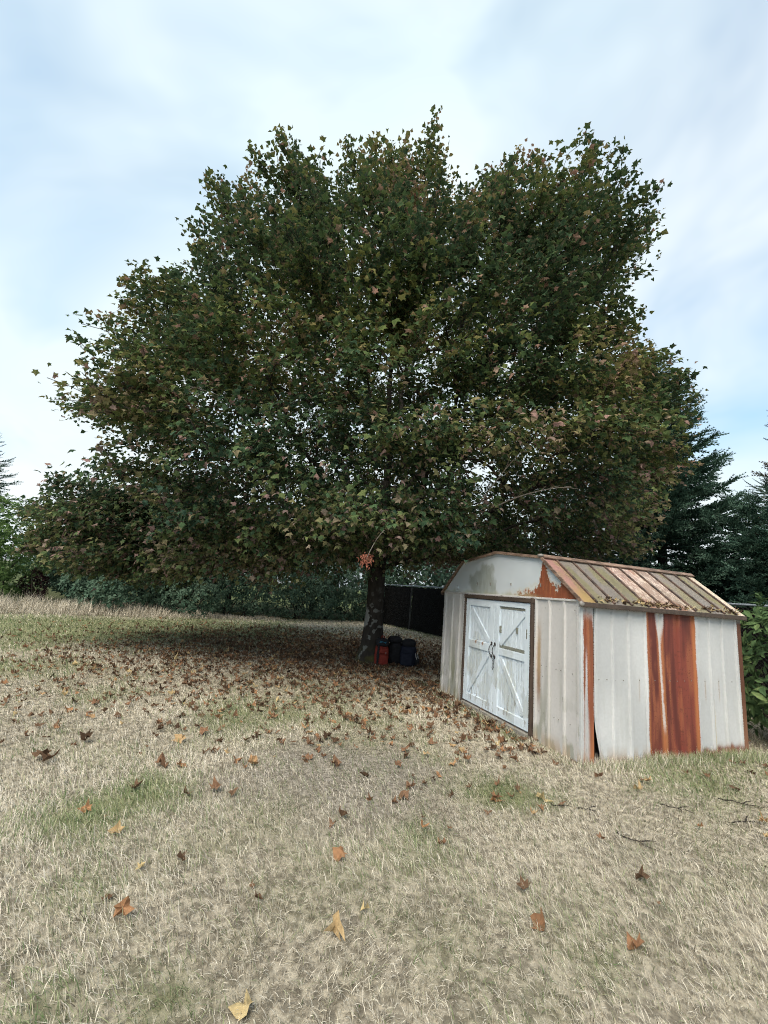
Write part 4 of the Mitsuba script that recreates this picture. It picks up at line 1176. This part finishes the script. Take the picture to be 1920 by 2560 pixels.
leaf_bsdf('grass_blade', grass_color, .6, .15)
rng = np.random.default_rng(31)
NG = 450000
dmax = 27.
dd = np.linspace(1.2, dmax, 4000)
dn = np.where(dd < 3.4, 1., (3.4 / dd) ** 2.1)
cdf = np.cumsum(dn * dd); cdf /= cdf[-1]
r_ = np.interp(rng.random(NG), cdf, dd)
th = rng.uniform(math.radians(28), math.radians(152), NG)
xy = np.c_[r_ * np.cos(th), r_ * np.sin(th)]
ok = in_yard(xy) & (np.hypot(*(xy - TREE).T) > .3)
ok &= rng.random(NG) > .45 * np.clip(bare_at(xy), 0, 1)
ok &= rng.random(NG) > .6 * litter_at(xy)
xy, r_ = xy[ok], r_[ok]
g = green_at(xy)
m = len(xy)
isg = rng.random(m) < np.clip(g * .85, 0, .85) + .05
tuft = np.clip(.5 + 1.5 * (n2(xy, 7, 77, 3) - .5), 0, 1)
tone = np.where(isg, rng.uniform(.58, 1., m), np.clip(np.where(rng.random(m) < .42, rng.normal(.40, .06, m), rng.normal(.20, .12, m)), 0, .5))
tone = np.where(~isg & (bare_at(xy) > .35), np.clip(tone - .10, 0, 1), tone)
length = rng.uniform(.024, .066, m) * (.65 + .8 * tuft) * (1 + .25 * isg) * np.clip(1 + (r_ - 4) * .03, 1, 1.5)
width = rng.uniform(.0019, .0040, m) * np.clip(r_ / 3.0, 1, 5)
lean = np.where(rng.random(m) < .55, rng.uniform(.25, .9, m), rng.uniform(.9, 1.45, m))
wind = 1.2 + 2.5 * n2(xy, .9, 78, 2) * 2
az = wind + rng.normal(0, .9, m)


def blades(xy, z, length, width, lean, az, tone, curl=.10):
    m = len(xy)
    dirx = np.c_[np.cos(az), np.sin(az)]
    p0 = np.c_[xy, z]
    l1, l2 = lean * .72, np.minimum(lean * (1 + curl), 1.75)
    p1 = p0 + .5 * length[:, None] * np.c_[dirx * np.sin(l1)[:, None], np.cos(l1)]
    p2 = p1 + .5 * length[:, None] * np.c_[dirx * np.sin(l2)[:, None], np.cos(l2)]
    face = az + np.pi / 2 + rng.normal(0, .7, m)
    w = np.c_[np.cos(face), np.sin(face), np.zeros(m)] * (width / 2)[:, None]
    v = np.stack([p0 - w, p0 + w, p1 - w * .85, p1 + w * .85, p2], 1).reshape(-1, 3)
    f = np.array([[0, 1, 3], [0, 3, 2], [2, 3, 4]])[None] + (np.arange(m) * 5)[:, None, None]
    return (v, f.reshape(-1, 3)), np.c_[np.repeat(tone, 5), np.tile([0, 0, .5, .5, 1.], m)]


g1, u1 = blades(xy, ground_z(xy) - .004, length, width, lean, az, tone)
# longer tufts along the foot of the shed
m = 3600
lx_, ly_ = rng.uniform(-.05, 2.6, m), -.02 - np.abs(rng.normal(0, .09, m))
m2 = 1500
lx_ = np.r_[lx_, -.03 - np.abs(rng.normal(0, .05, m2))]; ly_ = np.r_[ly_, rng.uniform(-.05, 3.1, m2)]
w3 = to_world((np.c_[lx_, ly_, lx_ * 0], np.zeros((0, 3), int)))[0][:, :2]
m = len(w3)
lump = n2(w3, 4.5, 79, 2)
L = rng.uniform(.05, .15, m) * (.5 + 1.0 * lump) * np.r_[np.ones(3600), np.full(m2, .55)]
gr = np.r_[rng.random(3600) < np.clip(.25 + .35 * lx_[:3600], 0, .8), rng.random(m2) < .3]
g2, u2 = blades(w3, ground_z(w3) - .004, L, rng.uniform(.003, .005, m), rng.uniform(.1, .8, m), rng.random(m) * 6.28, np.where(gr, rng.uniform(.6, .95, m), rng.uniform(.15, .5, m)))
add('grass', join([g1, g2]), 'grass_blade', False, np.vstack([u1, u2]), label='short dry lawn grass with greener patches', cat='grass', kind='stuff')
# tall dry grass along the back of the lawn
m = 16000
s = rng.uniform(-1.5, 11.5, m)
off = rng.uniform(-.35, 1.1, m)
lump = meshkit.fbm(np.c_[s * 1.1, off * 1.2, s * 0], 3, 80)
xy = HEDGE_A + hd * s[:, None] + hn * off[:, None]
L = rng.uniform(.22, .60, m) * (.35 + 1.05 * lump) * np.clip((11.8 - s) / 6, .3, 1) * np.clip((off + .45) / .35, .3, 1)
g3, u3 = blades(xy, ground_z(xy) - .01, L, rng.uniform(.008, .016, m), rng.uniform(.05, .6, m), rng.random(m) * 6.28, np.clip(rng.normal(.30, .10, m), .08, .52), .7)
add('tall_grass', g3, 'grass_blade', False, u3, label='strip of tall dry straw coloured grass along the back of the lawn', cat='grass', kind='stuff')
